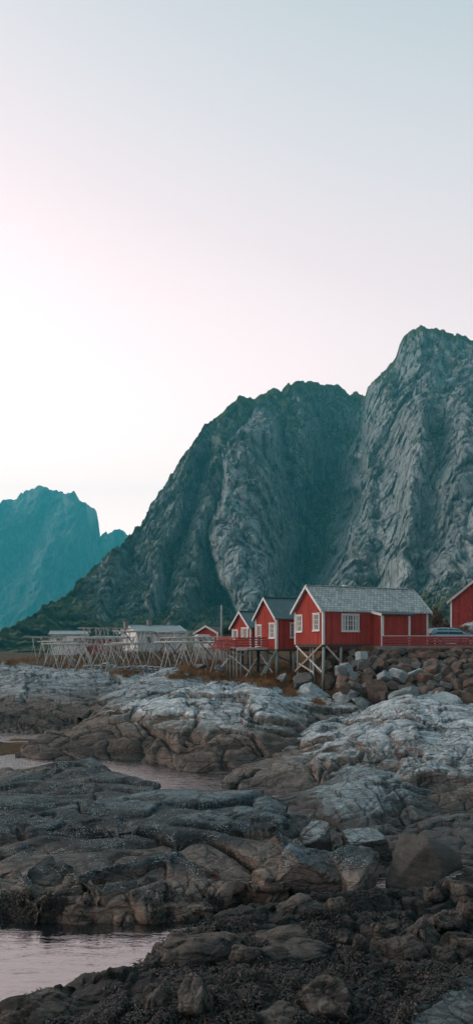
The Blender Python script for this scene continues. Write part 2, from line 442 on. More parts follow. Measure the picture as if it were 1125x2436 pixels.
ROCKS = []
def outcrop(label, crest, foot, mat, p=1.9, cell=1.5, amp=1.0, fz=0.0, back=6.0, drop=.35, strat=(('Y', -20), ('Z', 12)), seed=0, du=2.1,
            aniso=(1.9, 1.3, .75), fine=1.0, soft=.5, smooth=6, name='rock_outcrop', crack=1.0, cat='rock outcrop'):
    crest = sorted(crest); 
    x0, x1 = crest[0][0], crest[-1][0]
    nu = int((x1 - x0) / du) + 2
    px = np.linspace(x0, x1, nu)
    cp = np.array(crest, float)
    cy = sm(np.interp(px, cp[:, 0], cp[:, 1]), smooth); cY = sm(np.interp(px, cp[:, 0], cp[:, 2]), smooth * 2)
    ff = []
    for q in sorted(foot):
        z = fz if len(q) < 4 else q[3]
        Yq = q[2] if len(q) > 2 and q[2] else (CAMZ - z) * F / max(q[1] - HZ, 1.0)
        ff.append((q[0], Yq, CAMZ - (q[1] - HZ) / F * Yq))
    fp = np.array(ff, float)
    fY = sm(np.interp(px, fp[:, 0], fp[:, 1]), smooth * 2); fZ = sm(np.interp(px, fp[:, 0], fp[:, 2]), smooth * 2)
    fY = np.minimum(fY, cY - .3)
    cZ = CAMZ - (cy - HZ) / F * cY
    kx = (px - CX) / F
    pxh = np.max(HZ + (CAMZ - fZ) * F / fY - cy)
    nf = int(np.clip(pxh / (du * .95), 24, 260)); nb = 26; ns = 10
    rows = []
    for k in range(nb, 0, -1):                                  # behind the crest: falls away faster than the line of sight
        t = k / nb; dd = back * t
        y = cY + dd; z = cZ - dd * (CAMZ - cZ) / cY * 1.0 - drop * back * (t ** 1.7)
        rows.append((y, z))
    for k in range(nf + 1):
        s = k / nf; s = 1 - (1 - s) ** 1.35
        rows.append((cY + (fY - cY) * s, fZ + (cZ - fZ) * (1 - s ** p)))
    for k in range(1, ns + 1):                                  # skirt below the water / under the next rock
        t = k / ns
        rows.append((fY - 1.0 * t * (.4 + .02 * fY), fZ - 1.6 * t ** 1.2))
    V = np.stack([np.stack([kx * r[0], r[0], r[1]], 1) for r in rows], 0)
    nv = len(rows)
    ends = np.zeros(nu)                                         # ends outside the picture dip under the water instead of stopping short
    if x0 < -50: ends = np.maximum(ends, 1 - sstep(x0, x0 + 75, px))
    if x1 > 1200: ends = np.maximum(ends, sstep(x1 - 75, x1, px))
    V[:, :, 2] -= (ends * (np.maximum(cZ, 0) + 1.2))[None, :]
    V = V.reshape(-1, 3)
    N = -grid_normals(V, nu, nv)
    if N[:, 2].mean() < 0: N = -N
    D, tint = rock_disp(V, N, cell, amp, strat, aniso, seed, fine, soft, crack)
    V2 = V + D
    o = grid_mesh(name, V2, nu, nv, mat, {'tint': tint}, True, flip=True)
    tag(o, label, cat, kind='structure')
    ROCKS.append(o)
    return o

S1 = (('Y', -24), ('Z', 10)); S2 = (('Y', 38), ('Z', 18)); S3 = (('Y', -10), ('Z', 25))
# far shelf under the racks
outcrop('low pale rock shelf running along the shore below the drying racks',
        [(-160, 1590, 74), (0, 1582, 74), (60, 1575, 74), (130, 1588, 72), (200, 1592, 71), (280, 1596, 70), (350, 1600, 69), (430, 1603, 66), (520, 1615, 62), (620, 1635, 57)],
        [(-160, 1745), (0, 1740), (60, 1742), (120, 1745), (200, 1735), (300, 1720), (400, 1705, 48, .8), (620, 1700, 48, .8)], m_shelf, 1.5, 2.6, .85, seed=3, strat=S1, back=10, drop=.2, aniso=(2.4, 1.5, .6))
outcrop('knobbly brown rock flat at the left water edge',
        [(-160, 1668, 55), (0, 1665, 55), (60, 1672, 54.5), (130, 1662, 55), (200, 1668, 54), (260, 1690, 52)],
        [(-160, 1748), (0, 1746), (60, 1745), (130, 1745), (200, 1740), (260, 1730)], m_shelf, 1.7, 1.5, .9, seed=5, strat=S1, back=5)
outcrop('rounded grey rock rising behind the long pale outcrop',
        [(190, 1715, 48), (205, 1700, 50), (240, 1668, 53), (290, 1640, 56), (340, 1612, 59), (390, 1592, 61), (440, 1585, 62), (470, 1600, 61), (520, 1616, 60), (600, 1622, 58), (650, 1630, 57)],
        [(190, 1722), (260, 1720, 47, .6), (650, 1720, 50, .4)], m_shelf, 3.0, 2.8, .75, seed=8, strat=S1, back=4, aniso=(2.0, 1.4, .8))
outcrop('long pale outcrop sloping to the water in the middle distance',
        [(38, 1796, 37.6), (50, 1784, 38.2), (75, 1765, 39.5), (120, 1745, 42), (180, 1718, 45), (240, 1690, 48), (300, 1665, 51), (360, 1645, 53), (430, 1628, 55), (500, 1622, 56), (560, 1624, 55.5), (600, 1616, 56), (640, 1618, 56), (690, 1640, 54), (730, 1668, 51)],
        [(38, 1800), (60, 1800), (100, 1808), (160, 1812), (250, 1815), (350, 1818), (400, 1828), (450, 1835), (520, 1840), (580, 1838), (640, 1830), (730, 1820)],
        m_pale, 7.0, 3.2, .72, seed=11, strat=S1, back=4, aniso=(3.2, 1.5, .55), soft=.9, crack=1.5)
outcrop('pale slab ledges stepping down below the stilt house',
        [(560, 1700, 46), (600, 1672, 48), (650, 1650, 49.5), (700, 1640, 50.5), (760, 1655, 50), (820, 1672, 48.5), (880, 1690, 46), (930, 1700, 45)],
        [(560, 1800, 36.5), (650, 1790, 37.5), (760, 1760, 40), (930, 1740, 42)], m_pale, 2.6, 2.1, .9, seed=14, strat=S1, back=4, aniso=(1.7, 1.3, .8))
outcrop('broad blocky pale outcrop across the right middle',
        [(530, 1868, 30.2), (545, 1856, 30.8), (570, 1835, 32), (610, 1808, 34), (660, 1775, 36.5), (700, 1750, 38.5), (760, 1718, 40), (820, 1698, 42), (880, 1680, 43), (930, 1665, 44), (970, 1655, 44.5), (1010, 1660, 45), (1060, 1668, 45), (1125, 1672, 45), (1260, 1680, 45)],
        [(530, 1872), (545, 1872), (620, 1890), (700, 1905), (850, 1915), (1000, 1935), (1260, 1960)], m_midr, 4.5, 1.9, .85, seed=17, strat=S2, back=4, aniso=(1.9, 1.3, .8), crack=1.3)
outcrop('rounded blocky knoll at the right edge of the shore',
        [(900, 1830, 32), (925, 1808, 33), (960, 1785, 34), (1000, 1755, 35.5), (1030, 1730, 36.5), (1060, 1715, 37), (1100, 1708, 37), (1180, 1712, 37), (1280, 1730, 36)],
        [(900, 1840, 31.5), (960, 1880), (1000, 1900), (1080, 1920), (1280, 1945)], m_midr, 3.5, 1.6, .85, seed=21, strat=S2, back=4, aniso=(1.5, 1.2, .9))
outcrop('smooth teal grey dome rock behind the boulders',
        [(600, 1922, 26.5), (620, 1910, 27), (650, 1893, 27.5), (700, 1876, 28), (760, 1848, 28.5), (810, 1826, 29), (860, 1815, 29), (905, 1817, 29), (945, 1835, 28.5), (1000, 1862, 28), (1060, 1885, 27.5), (1120, 1920, 27), (1220, 1960, 26)],
        [(600, 1930), (650, 1960, 24), (720, 2005, 21.6), (800, 2030, 20.6), (900, 2030, 20.6), (1000, 2020, 21), (1220, 2020, 21)], m_dome, 3.0, 1.9, .62, seed=25, strat=S2, back=4, soft=.8, aniso=(1.4, 1.2, 1.2))
outcrop('low dark rock in front of the dome at the right edge',
        [(930, 2020, 20.5), (960, 1985, 22), (1000, 1955, 23), (1040, 1942, 23.3), (1090, 1930, 23.5), (1140, 1925, 23.5), (1260, 1915, 23.5)],
        [(930, 2060, 19), (1040, 2080, 18.6), (1260, 2090, 18.4)], m_dome, 1.9, 1.0, .8, seed=29, strat=S2, back=3)
outcrop('dark angular rocks filling the gap below the dome',
        [(640, 1960, 23), (690, 1940, 23.4), (740, 1952, 23), (800, 1985, 22), (860, 1990, 21.8), (930, 1995, 21.5), (990, 2010, 21)],
        [(640, 2070, 18.5), (740, 2080, 18.4), (860, 2080, 18.4), (990, 2080, 18.4)], m_dome, 2.0, .9, 1.1, seed=31, strat=S2, back=3, aniso=(1.3, 1.2, 1.1))
# left foreground
def zc(pts, z): return [(q[0], q[1], (CAMZ - (q[2] if len(q) > 2 else z)) * F / (q[1] - HZ)) for q in pts]
outcrop('dark folded rock bank along the near side of the channel',
        zc([(-160, 1800), (0, 1814), (60, 1815), (120, 1816), (180, 1816), (222, 1808), (242, 1826), (300, 1850), (350, 1867), (420, 1883), (500, 1900), (560, 1905), (620, 1914), (680, 1928)], .72),
        [(-160, 1990, 19.8, .1), (0, 1990, 19.9, .1), (200, 1985, 20.1, .1), (400, 1965, 20.6, .1), (560, 1950, 21.2, .1), (680, 1955, 21, .1)], m_dark, 1.6, 2.3, .62, seed=35, strat=S3, back=3, aniso=(3.4, 1.3, .55), soft=1.1, crack=1.2, fine=.7)
outcrop('second dark fold of rock on the left shore',
        zc([(-160, 1895), (0, 1900), (80, 1888), (160, 1906), (240, 1914), (330, 1898), (420, 1920), (500, 1940), (560, 1946)], .80),
        [(-160, 1985, 20.2, .2), (100, 1985, 20.2, .2), (300, 1975, 20.5, .2), (560, 1965, 20.8, .2)], m_dark, 1.7, 1.3, .8, seed=37, strat=S3, back=2.5, aniso=(3.0, 1.3, .6))
outcrop('third low dark fold at the left edge of the shore',
        zc([(-160, 1935), (0, 1938), (60, 1928), (130, 1945), (200, 1962), (280, 1975)], .86),
        [(-160, 1990, 19.6, .3), (280, 1995, 19.6, .3)], m_dark, 1.9, 1.0, .8, seed=38, strat=S3, back=1.5, aniso=(2.4, 1.3, .7))
outcrop('large dark whaleback rock in the left foreground',
        zc([(-160, 1990), (0, 1976), (100, 1964), (200, 1964), (300, 1958), (400, 1938), (500, 1924), (570, 1914), (640, 1920), (675, 1938), (697, 1985), (708, 2030)], .95),
        [(-160, 2140, 15.6, .3), (0, 2150, 15.4, .3), (250, 2150, 15.4, .3), (500, 2150, 15.4, .2), (580, 2150), (640, 2132), (708, 2112)], m_dark, 1.9, 2.3, .55, seed=41, strat=S3, back=2.5, aniso=(3.2, 1.4, .6), soft=1.0, crack=1.2, fine=.6)
outcrop('brown barnacled slab at the near pool edge',
        zc([(66, 2168, .2), (80, 2140, .4), (110, 2118), (160, 2106), (230, 2100), (300, 2094), (380, 2082), (450, 2074), (520, 2078), (600, 2084), (650, 2088), (690, 2080)], .62),
        [(66, 2197), (100, 2205), (190, 2216), (260, 2222), (350, 2220), (450, 2207), (550, 2180), (620, 2147), (690, 2100)], m_dark, 2.8, 1.7, .50, seed=45, strat=(('Y', 62), ('Z', 18)), back=1.2, fz=-.12, aniso=(1.6, 1.2, .8), crack=1.4)
outcrop('round brown rock knob at the left edge above the pool',
        zc([(-120, 2075), (-40, 2066), (0, 2060), (35, 2054), (58, 2070), (72, 2108, .6), (86, 2165, .3)], .66),
        [(-120, 2215), (0, 2212), (50, 2210), (86, 2198)], m_dark, 2.6, 1.2, .7, seed=46, strat=S3, back=1.5, fz=-.1)
outcrop('small rounded rock knob beside the pool slab',
        zc([(52, 2088), (75, 2058), (110, 2040), (150, 2042), (185, 2066), (205, 2086), (224, 2108)], .70),
        [(52, 2125, 16.2, .3), (140, 2135, 16, .3), (224, 2130, 16.1, .3)], m_dark, 2.2, 1.1, .8, seed=48, strat=S3, back=1.2)
outcrop('low brown ridge of rock across the middle of the whaleback',
        zc([(190, 2080), (240, 2060), (300, 2048), (360, 2035), (420, 2030), (470, 2050), (520, 2062)], .74),
        [(190, 2110, 16.4, .35), (350, 2100, 16.6, .35), (520, 2100, 16.6, .35)], m_dark, 2.0, 1.1, .8, seed=49, strat=S3, back=1.0)
# right foreground, weed covered
outcrop("dark stony floor between the boulders and the weed", zc([(540, 2205, .1), (580, 2186, .2), (620, 2166), (660, 2148), (720, 2136), (800, 2128), (900, 2120), (1000, 2108), (1125, 2075), (1260, 2050)], .38), [(560, 2215, 14.8, 0.0), (700, 2185, 15.2, 0.1), (900, 2160, 15.6, .15), (1260, 2150, 15.8, .2)], m_weed, 1.4, .55, 1.1, seed=50, strat=S3, back=1.5, aniso=(1.3, 1.2, 1.0))
outcrop('weed covered stony shore in the right foreground',
        [(318, 2300, 12.9), (345, 2275, 13.2), (375, 2250, 13.5), (415, 2222, 14.0), (470, 2200, 14.4), (540, 2174, 14.9), (600, 2152, 15.4), (620, 2164, 15.3), (680, 2142, 15.8), (760, 2130, 16.2), (850, 2122, 16.5), (950, 2120, 16.6), (1050, 2105, 16.9), (1125, 2088, 17.2), (1260, 2080, 17.2)],  # left crest raised so dark rock stands in for shadowed water
        [(318, 2320), (400, 2345, 11.8), (600, 2350, 11.6), (900, 2350, 11.6), (1260, 2350, 11.6)], m_weed, 1.3, .62, 1.25, seed=52, strat=S3, back=1.5, aniso=(1.3, 1.2, 1.0), fine=1.4)
outcrop('black weed covered ledge along the bottom of the picture',
        [(-160, 2405, 10.9), (0, 2376, 11.2), (60, 2352, 11.5), (120, 2334, 11.7), (180, 2322, 11.85), (260, 2314, 11.95), (340, 2308, 12), (450, 2296, 12.1), (560, 2290, 12.2), (700, 2284, 12.3), (900, 2296, 12.2), (1060, 2310, 12.1), (1260, 2320, 12)],
        [(-160, 2560, 9.2), (0, 2560, 9.2), (300, 2600, 8.6), (700, 2600, 8.6), (1260, 2560, 8.8)], m_weed, 1.4, .7, 1.1, seed=57, strat=S3, back=1.5, aniso=(1.5, 1.2, .9), fine=1.3, du=2.4)
outcrop('grey streaked rock in the bottom right corner',
        zc([(940, 2450), (975, 2395), (1020, 2358), (1080, 2332), (1125, 2318), (1260, 2295)], 1.12),
        [(950, 2560, 8.2), (1260, 2560, 8.2)], m_corner, 2.0, .8, .7, seed=59, strat=(('Y', 40), ('Z', 30)), back=1.2, aniso=(2.4, 1.2, .7))
# ------------------------------------------------------------------ mountains
def mountain_material(name, rock_a, rock_b, green_a, green_b, sc=1.0, pale_c=(.40, .435, .435)):
    m, t, b = new_mat(name)
    p = t.pos()
    st = t.noise(t.map(p, rot=(0, 12, 0), scale=(1.0, .6, .22)), .06 * sc, 8, .68, .6)
    n = t.noise(p, .05 * sc, 9, .7)
    f = t.noise(p, .35 * sc, 6, .7)
    c = t.mix(t.range(st, .36, .66), rock_a, rock_b)
    c = t.mix(t.math('MULTIPLY', t.attr('pale'), t.range(st, .30, .62, .35, 1.0)), c, pale_c)
    red = t.noise(p, .021 * sc, 6, .65, 1.5)
    c = t.mix(t.math('MULTIPLY', t.range(red, .60, .72), .55), c, (.26, .16, .12))
    k = t.math('MULTIPLY', t.range(f, .25, .75, .6, 1.4), t.range(t.attr('tint'), 0, 1, .72, 1.28))
    kc = t.node('ShaderNodeCombineColor')
    for i in range(3): t.l.new(k, kc.inputs[i])
    c = t.mix(1.0, c, kc.outputs[0], 'MULTIPLY')
    ck = t.voro(t.map(p, rot=(0, 12, 0), scale=(1.0, .7, .26)), .085 * sc, 'DISTANCE_TO_EDGE')
    ck2 = t.voro(t.map(p, rot=(0, -28, 0), scale=(1.0, .8, .45)), .24 * sc, 'DISTANCE_TO_EDGE')
    c = t.mix(t.math('MULTIPLY', t.range(ck, .0, .045, .12, 1), t.range(ck2, .0, .06, .35, 1)), (.035, .042, .042), c)   # dark wet seams
    wet = t.noise(t.map(p, rot=(0, 6, 0), scale=(1.0, .5, .05)), .16 * sc, 6, .62, .3)
    c = t.mix(t.math('MULTIPLY', t.range(wet, .52, .66), .62), c, (.045, .055, .058))           # water streaks down the wall
    c = t.mix(t.math('MULTIPLY', t.range(wet, .46, .34), .35), c, (.44, .46, .45))
    g = t.mix(t.range(t.noise(p, .12 * sc, 6, .7), .35, .65), green_a, green_b)
    g = t.mix(t.math('MULTIPLY', t.range(t.noise(p, .03 * sc, 5, .6), .55, .7), .5), g, (.085, .062, .022))
    v = t.math('ADD', t.attr('veg'), t.math('MULTIPLY', t.math('SUBTRACT', n, .5), 1.3))
    v = t.math('ADD', v, t.math('MULTIPLY', t.math('SUBTRACT', f, .5), .6))
    c = t.mix(t.range(v, .40, .60), c, g)
    t.put(b.inputs['Base Color'], c)
    b.inputs['Roughness'].default_value = .9
    b.inputs['Specular IOR Level'].default_value = .15
    h = t.math('ADD', t.math('MULTIPLY', st, 1.2), t.math('ADD', n, t.math('MULTIPLY', f, .35)))
    t.put(b.inputs['Normal'], t.bump(h, .85, 5.0 / sc))
    return m

def mtn_disp(P, N, cell, amp, tilt, seed, aniso=(1, 1, 3.4)):
    M = rotm('Y', tilt)
    Q = P @ M.T
    wv = np.stack([fbm(Q / (cell * 1.5) + o, 3, .5, seed + 31 + o) for o in range(3)], 1)
    Q = Q + wv * cell * .38
    an = np.array(aniso)
    f1, f2, cid, fac = worley(Q / (cell * an), seed, True)
    e = f2 - f1
    d = fbm(Q / (cell * 2.0 * an), 3, .5, seed + 4) * cell * .26
    d += (cid - .5) * cell * .13 + fac * cell * .24 - np.exp(-e / .05) * cell * .09
    g1, g2, gid, gfac = worley(Q / (cell * .34 * an) + 3.7, seed + 50, True)
    d += (gid - .5) * cell * .10 + gfac * cell * .22 - np.exp(-(g2 - g1) / .07) * cell * .05
    h1, h2, hid, hfac = worley(Q / (cell * .12 * an) + 1.7, seed + 60, True)
    d += (hid - .5) * cell * .055 + hfac * cell * .15 - np.exp(-(h2 - h1) / .09) * cell * .03
    d += fbm(Q / (cell * .5 * an), 5, .52, seed + 8, True) * cell * .06
    dv = np.array([0, -.92, .38])
    return dv[None, :] * (d * amp)[:, None], .35 * cid + .4 * gid + .25 * hid

RIDGE = [(-260, 1552), (-120, 1530), (0, 1500), (60, 1470), (110, 1440), (165, 1405), (210, 1365), (255, 1325), (300, 1282), (345, 1235), (360, 1200), (385, 1165), (410, 1125), (430, 1095), (450, 1065), (475, 1025), (485, 1007), (510, 990), (530, 975),
         (548, 962), (568, 945), (600, 948), (625, 938), (640, 930), (655, 922), (668, 932), (677, 925), (684, 914), (700, 910), (722, 906), (737, 901), (752, 908), (765, 915), (785, 918), (803, 917), (818, 930), (833, 945), (838, 940),
         (850, 935), (866, 936), (871, 938), (874, 920), (885, 905), (905, 890), (925, 868), (940, 848), (950, 815), (957, 800), (970, 788), (985, 779), (1010, 776), (1030, 781), (1060, 788), (1090, 796), (1125, 808), (1300, 860), (1500, 980), (1650, 1130)]
def ipx(px, pts):
    a = np.array(sorted(pts), float); return np.interp(px, a[:, 0], a[:, 1])
def ipy(py, pts):
    a = np.array(sorted(pts, key=lambda q: q[1]), float); return np.interp(py, a[:, 1], a[:, 0])

m_mtn = mountain_material('cliff_rock', (.17, .20, .205), (.36, .40, .405), (.052, .066, .028), (.12, .115, .046))
nu, nv = 760, 430
px = np.linspace(-260, 1650, nu); vv = np.linspace(0, 1, nv)
PX, VV = np.meshgrid(px, vv)
ridge = ipx(px, RIDGE) + fbm(np.stack([px / 9, px * 0, px * 0], 1), 3, .6, 5) * 7
base = ipx(px, [(-260, 1566), (0, 1556), (70, 1545), (300, 1540), (700, 1540), (1000, 1534), (1650, 1532)])
yb = ipx(px, [(-260, 300), (0, 300), (200, 270), (500, 245), (800, 230), (1000, 200), (1125, 190), (1650, 190)])
yr = ipx(px, [(-260, 330), (0, 370), (110, 430), (300, 560), (480, 690), (570, 760), (740, 800), (860, 790), (950, 760), (1010, 740), (1650, 700)])
gv = np.interp(vv, [0, .08, .2, .45, .8, .93, 1.0], [0, .34, .52, .66, .84, .92, 1.0])
PY = base[None, :] + (ridge - base)[None, :] * VV
Y = yb[None, :] + (yr - yb)[None, :] * gv[:, None]
wave = fbm(np.stack([PX.ravel() / 60, PY.ravel() / 60, PX.ravel() * 0], 1), 3, .5, 12).reshape(PX.shape) * 26
pxw = PX + wave
Y0_ = Y.copy()
# the pale buttress in the middle
lft = ipy(PY, [(600, 960), (588, 1010), (555, 1070), (530, 1130), (510, 1210), (503, 1310), (522, 1370), (548, 1420), (575, 1470), (590, 1545)])
rgt = ipy(PY, [(640, 960), (668, 1020), (672, 1100), (690, 1180), (684, 1250), (690, 1330), (725, 1400), (745, 1545)])
wq = np.clip((pxw - lft) / np.maximum(rgt - lft, 10), 0, 1)
fade = sstep(940, 1020, PY)
Y -= 85 * np.sin(np.pi * wq ** .7) ** .45 * fade
# shaded gully and the tall right wall
gl = ipy(PY, [(850, 930), (842, 1000), (826, 1060), (815, 1130), (795, 1220), (770, 1300), (740, 1390), (720, 1545)])
Y += 80 * np.exp(-((pxw - gl + 30) / 48) ** 2) * sstep(1530, 1400, PY)
Y -= 95 * sstep(0, 62, pxw - gl - 6) * sstep(880, 980, PY + 0 * PX)
for rx, am, wd in ((930, 14, 34), (985, -20, 32), (1040, 12, 26), (1090, -16, 36), (1180, -30, 60)):
    Y += am * np.exp(-((pxw - rx - (PY - 1100) * -.10) / wd) ** 2) * sstep(800, 920, PY)
# ribs of the left shoulder
for rx, am, wd in ((500, -26, 26), (455, 20, 18), (415, -22, 22), (350, 16, 18), (310, -18, 22)):
    Y += am * np.exp(-((pxw - rx - (PY - 1200) * -.28) / wd) ** 2) * sstep(960, 1040, PY) * sstep(1520, 1420, PY)
Y = Y0_ + (Y - Y0_) * np.clip(Y0_ / 520, .1, 1.1) ** 1.3
talus = sstep(1400, 1500, PY) * sstep(900, 1060, PX)
Y -= 18 * talus * sstep(0, .06, VV)
zz = CAMZ - (PY - HZ) / F * Y
V = np.stack([(PX - CX) / F * Y, Y, zz], 2)
back = []                                                       # far side of the ridge, falling away
for k in range(1, 25):
    t = k / 24
    yb_ = Y[-1] + 500 * t
    zb = zz[-1] - (zz[-1] + 2) * t ** 1.1
    back.append(np.stack([(px - CX) / F * Y[-1], yb_, zb], 1))
V = np.concatenate([V, np.stack(back, 0)], 0)
nvt = V.shape[0]; Vf = V.reshape(-1, 3)
N = grid_normals(Vf, nu, nvt)
if N[: nu * nv, 1].mean() > 0: N = -N
hgt = np.concatenate([VV, np.ones((24, nu))], 0).ravel()
damp = np.clip(.25 + .75 * sstep(0, .15, hgt), 0, 1) * np.where(hgt > .975, .38, 1)
D, tint = mtn_disp(Vf, N, 44, .95, 10, 71)
V2 = Vf + D * damp[:, None]
N2 = grid_normals(V2, nu, nvt); N2 *= np.sign(N2[:, 1].mean()) * -1
flat = sstep(.30, .62, N2[:, 2])
pxf = np.concatenate([PX, np.repeat(PX[-1:], 24, 0)], 0).ravel(); pyf = np.concatenate([PY, np.repeat(PY[-1:], 24, 0)], 0).ravel()
wqf = np.concatenate([wq, np.repeat(wq[-1:], 24, 0)], 0).ravel(); glf = np.concatenate([gl, np.repeat(gl[-1:], 24, 0)], 0).ravel()
inb = sstep(0, .06, wqf) * sstep(1, .9, wqf) * sstep(930, 1010, pyf)
rw = sstep(0, 40, pxf - glf)
veg = .12 + .42 * flat
veg += .20 * (1 - rw) * (1 - inb) * sstep(1200, 900, pyf) + .07 * (1 - rw) * (1 - inb)
veg += .22 * np.exp(-((pxf - glf + 45) / 48) ** 2) * sstep(1050, 1180, pyf)
veg += .42 * sstep(1440, 1500, pyf) + .45 * sstep(1380, 1450, pyf) * sstep(930, 1020, pxf) + .34 * sstep(260, 140, pxf)
veg += .35 * sstep(25, 4, pyf - np.repeat(ridge[None, :], nvt, 0).ravel()) + .22 * np.exp(-((pxf - 925) / 30) ** 2) * sstep(1150, 950, pyf)
pale = .20 + .70 * inb * sstep(1.0, .55, wqf) + .42 * rw * sstep(840, 930, pyf) * sstep(1500, 1400, pyf)
veg -= .30 * inb + .16 * rw * sstep(850, 950, pyf)
tag(grid_mesh('mountain', V2, nu, nvt, m_mtn, {'tint': tint, 'veg': veg, 'pale': pale}, True), 'steep grey rock mountain with green ledges behind the red houses', 'mountain', kind='structure')

FR = [(-900, 1430), (-600, 1330), (-300, 1280), (-100, 1225), (0, 1195), (20, 1187), (35, 1190), (55, 1172), (75, 1162), (100, 1156), (130, 1166), (157, 1175), (168, 1172), (176, 1168), (183, 1180), (190, 1188), (215, 1203), (229, 1210), (235, 1240), (238, 1275), (255, 1268), (270, 1262), (285, 1257), (300, 1268), (330, 1292), (420, 1340), (600, 1420), (800, 1500)]
nu2, nv2 = 380, 170
px = np.linspace(-900, 800, nu2); vv = np.linspace(0, 1, nv2); PX, VV = np.meshgrid(px, vv)
ridge = ipx(px, FR) + fbm(np.stack([px / 7, px * 0, px * 0], 1), 3, .6, 9) * 7
PY = 1532 + (ridge - 1532)[None, :] * VV
Y = FAR_Y + np.interp(VV, [0, .3, 1], [0, 200, 330]) + fbm(np.stack([(PX * .9 + PY * .5).ravel() / 70, (PY - PX * .4).ravel() / 160, PX.ravel() * 0], 1), 4, .55, 33).reshape(PX.shape) * 260
zz = CAMZ - (PY - HZ) / F * Y
V = np.stack([(PX - CX) / F * Y, Y, zz], 2)
back = [np.stack([(px - CX) / F * Y[-1], Y[-1] + 160 * k / 10, zz[-1] * (1 - (k / 10) ** 1.2)], 1) for k in range(1, 11)]
V = np.concatenate([V, np.stack(back, 0)], 0); nvt = V.shape[0]; Vf = V.reshape(-1, 3)
N = grid_normals(Vf, nu2, nvt)
if N[: nu2 * nv2, 1].mean() > 0: N = -N
D, tint = mtn_disp(Vf, N, 130, .55, 35, 91, (1, 1, 1.8))
damp = np.concatenate([np.where(VV > .985, .3, 1), np.full((10, nu2), .3)], 0).ravel()
m_far = mountain_material('far_cliff_rock', (.05, .07, .075), (.40, .42, .42), (.03, .04, .018), (.05, .055, .025), .35)
tag(grid_mesh('mountain', Vf + D * damp[:, None], nu2, nvt, m_far, {'tint': tint, 'veg': np.full(len(Vf), .25)}, True), 'far blue hazy mountain across the fjord at the left', 'mountain', kind='structure')

# ------------------------------------------------------------------ land between shore and mountain
m_land, t, b = new_mat('dry_grass_ground')
p = t.pos()
n = t.noise(p, .35, 7, .65); n2 = t.noise(p, 4, 5, .7)
c = t.ramp(n, [(.30, (.045, .046, .020)), (.45, (.11, .062, .030)), (.56, (.16, .080, .036)), (.70, (.21, .125, .065))])
c = t.mix(t.range(n2, .3, .7), c, (.055, .036, .02))
t.put(b.inputs['Base Color'], c); b.inputs['Roughness'].default_value = .95; b.inputs['Specular IOR Level'].default_value = .1
t.put(b.inputs['Normal'], t.bump(t.math('ADD', n, n2), .8, .15))
ROAD_Z = 5.72
def land_z(X, Yg):
    zl = np.interp(Yg, [36, 50, 56, 62, 70, 76, 90, 120, 200, 330, 420], [-2.5, -1.8, -.2, 1.5, 2.7, 3.2, 4.2, 5.0, 5.4, 5.7, 6.0])
    zr = np.interp(Yg, [36, 44, 52, 58, 64, 75, 90, 120, 200, 330, 420], [-1.5, .2, 2.0, 2.95, 3.4, 3.8, 4.4, 5.1, 5.4, 5.7, 6.0])
    k = sstep(-7, 2, X)
    z = zl * (1 - k) + zr * k
    edge = np.interp(X, [-70, -45, -26, -15], [-4.2, -3.0, -.9, 0.0])         # the land falls to the water at the left
    z = z + edge * np.interp(Yg, [60, 75, 130, 330], [1, 1, .95, .9])
    line = 54.0 + np.interp(X, [5, 9.5, 30], [5.2, 0.2, 1.0])                   # edge of the made-up road behind the kerb
    k = sstep(0, 1, (X - 8.4) / 2.2) * sstep(0, .35, (Yg - line))
    z = z * (1 - k) + ROAD_Z * k
    kk = sstep(5.0, 8.5, X) * sstep(-7.5, .15, Yg - line)                     # riprap bank under it
    z = np.maximum(z, np.where(kk > 0, 1.7 + (5.45 - 1.7) * np.clip((Yg - line + 7.5) / 7.5, 0, 1) ** 1.0, -9) * np.where(X > 5.5, 1, .0) * sstep(5.0, 8.5, X))
    return z
xs = np.concatenate([np.linspace(-150, -32, 40), np.linspace(-31, 32, 211), np.linspace(33, 220, 50)])
ys = np.concatenate([np.linspace(38, 80, 140), np.linspace(80.6, 130, 80), np.linspace(132, 420, 60)])
X, Yg = np.meshgrid(xs, ys)
z = land_z(X, Yg)
Pn = np.stack([X.ravel(), Yg.ravel(), X.ravel() * 0], 1)
road = (sstep(8.6, 10, X) * sstep(54.2, 54.6, Yg) * sstep(80, 70, Yg)).ravel()
z = z.ravel() + (fbm(Pn / 5, 4, .5, 3) * .4 + fbm(Pn / 1.3, 3, .5, 6) * .14) * (1 - road)
GROUND = tag(grid_mesh('ground', np.stack([X.ravel(), Yg.ravel(), z], 1), len(xs), len(ys), m_land, None, True), 'rough ground with brown dry grass between shore and mountain', 'ground', kind='structure')
bpy.context.view_layer.update()
DG = bpy.context.evaluated_depsgraph_get()
HIDE = [o for o in S.objects if o.name.startswith('haze')]
TERR = {o.name for o in ROCKS} | {GROUND.name}
def drop(x, y, top=30.0):
    """highest bedrock or ground under (x, y)"""
    o = Vector((x, y, top)); best = None
    for _ in range(12):
        hit, loc, nor, idx, ob, _m = S.ray_cast(DG, o, Vector((0, 0, -1)))
        if not hit: return None
        if ob.name in TERR: return loc, nor
        o = loc - Vector((0, 0, 1e-3))
    return None
def shoot(px, py):
    """where the view ray through a photo point meets the bedrock or ground"""
    o = Vector((0, 0, CAMZ)); d = Vector(((px - CX) / F, 1, -(py - HZ) / F)).normalized()
    for _ in range(12):
        hit, loc, nor, idx, ob, _m = S.ray_cast(DG, o, d)
        if not hit: return None
        if ob.name in TERR: return loc, nor
        o = loc + d * 1e-3
    return None
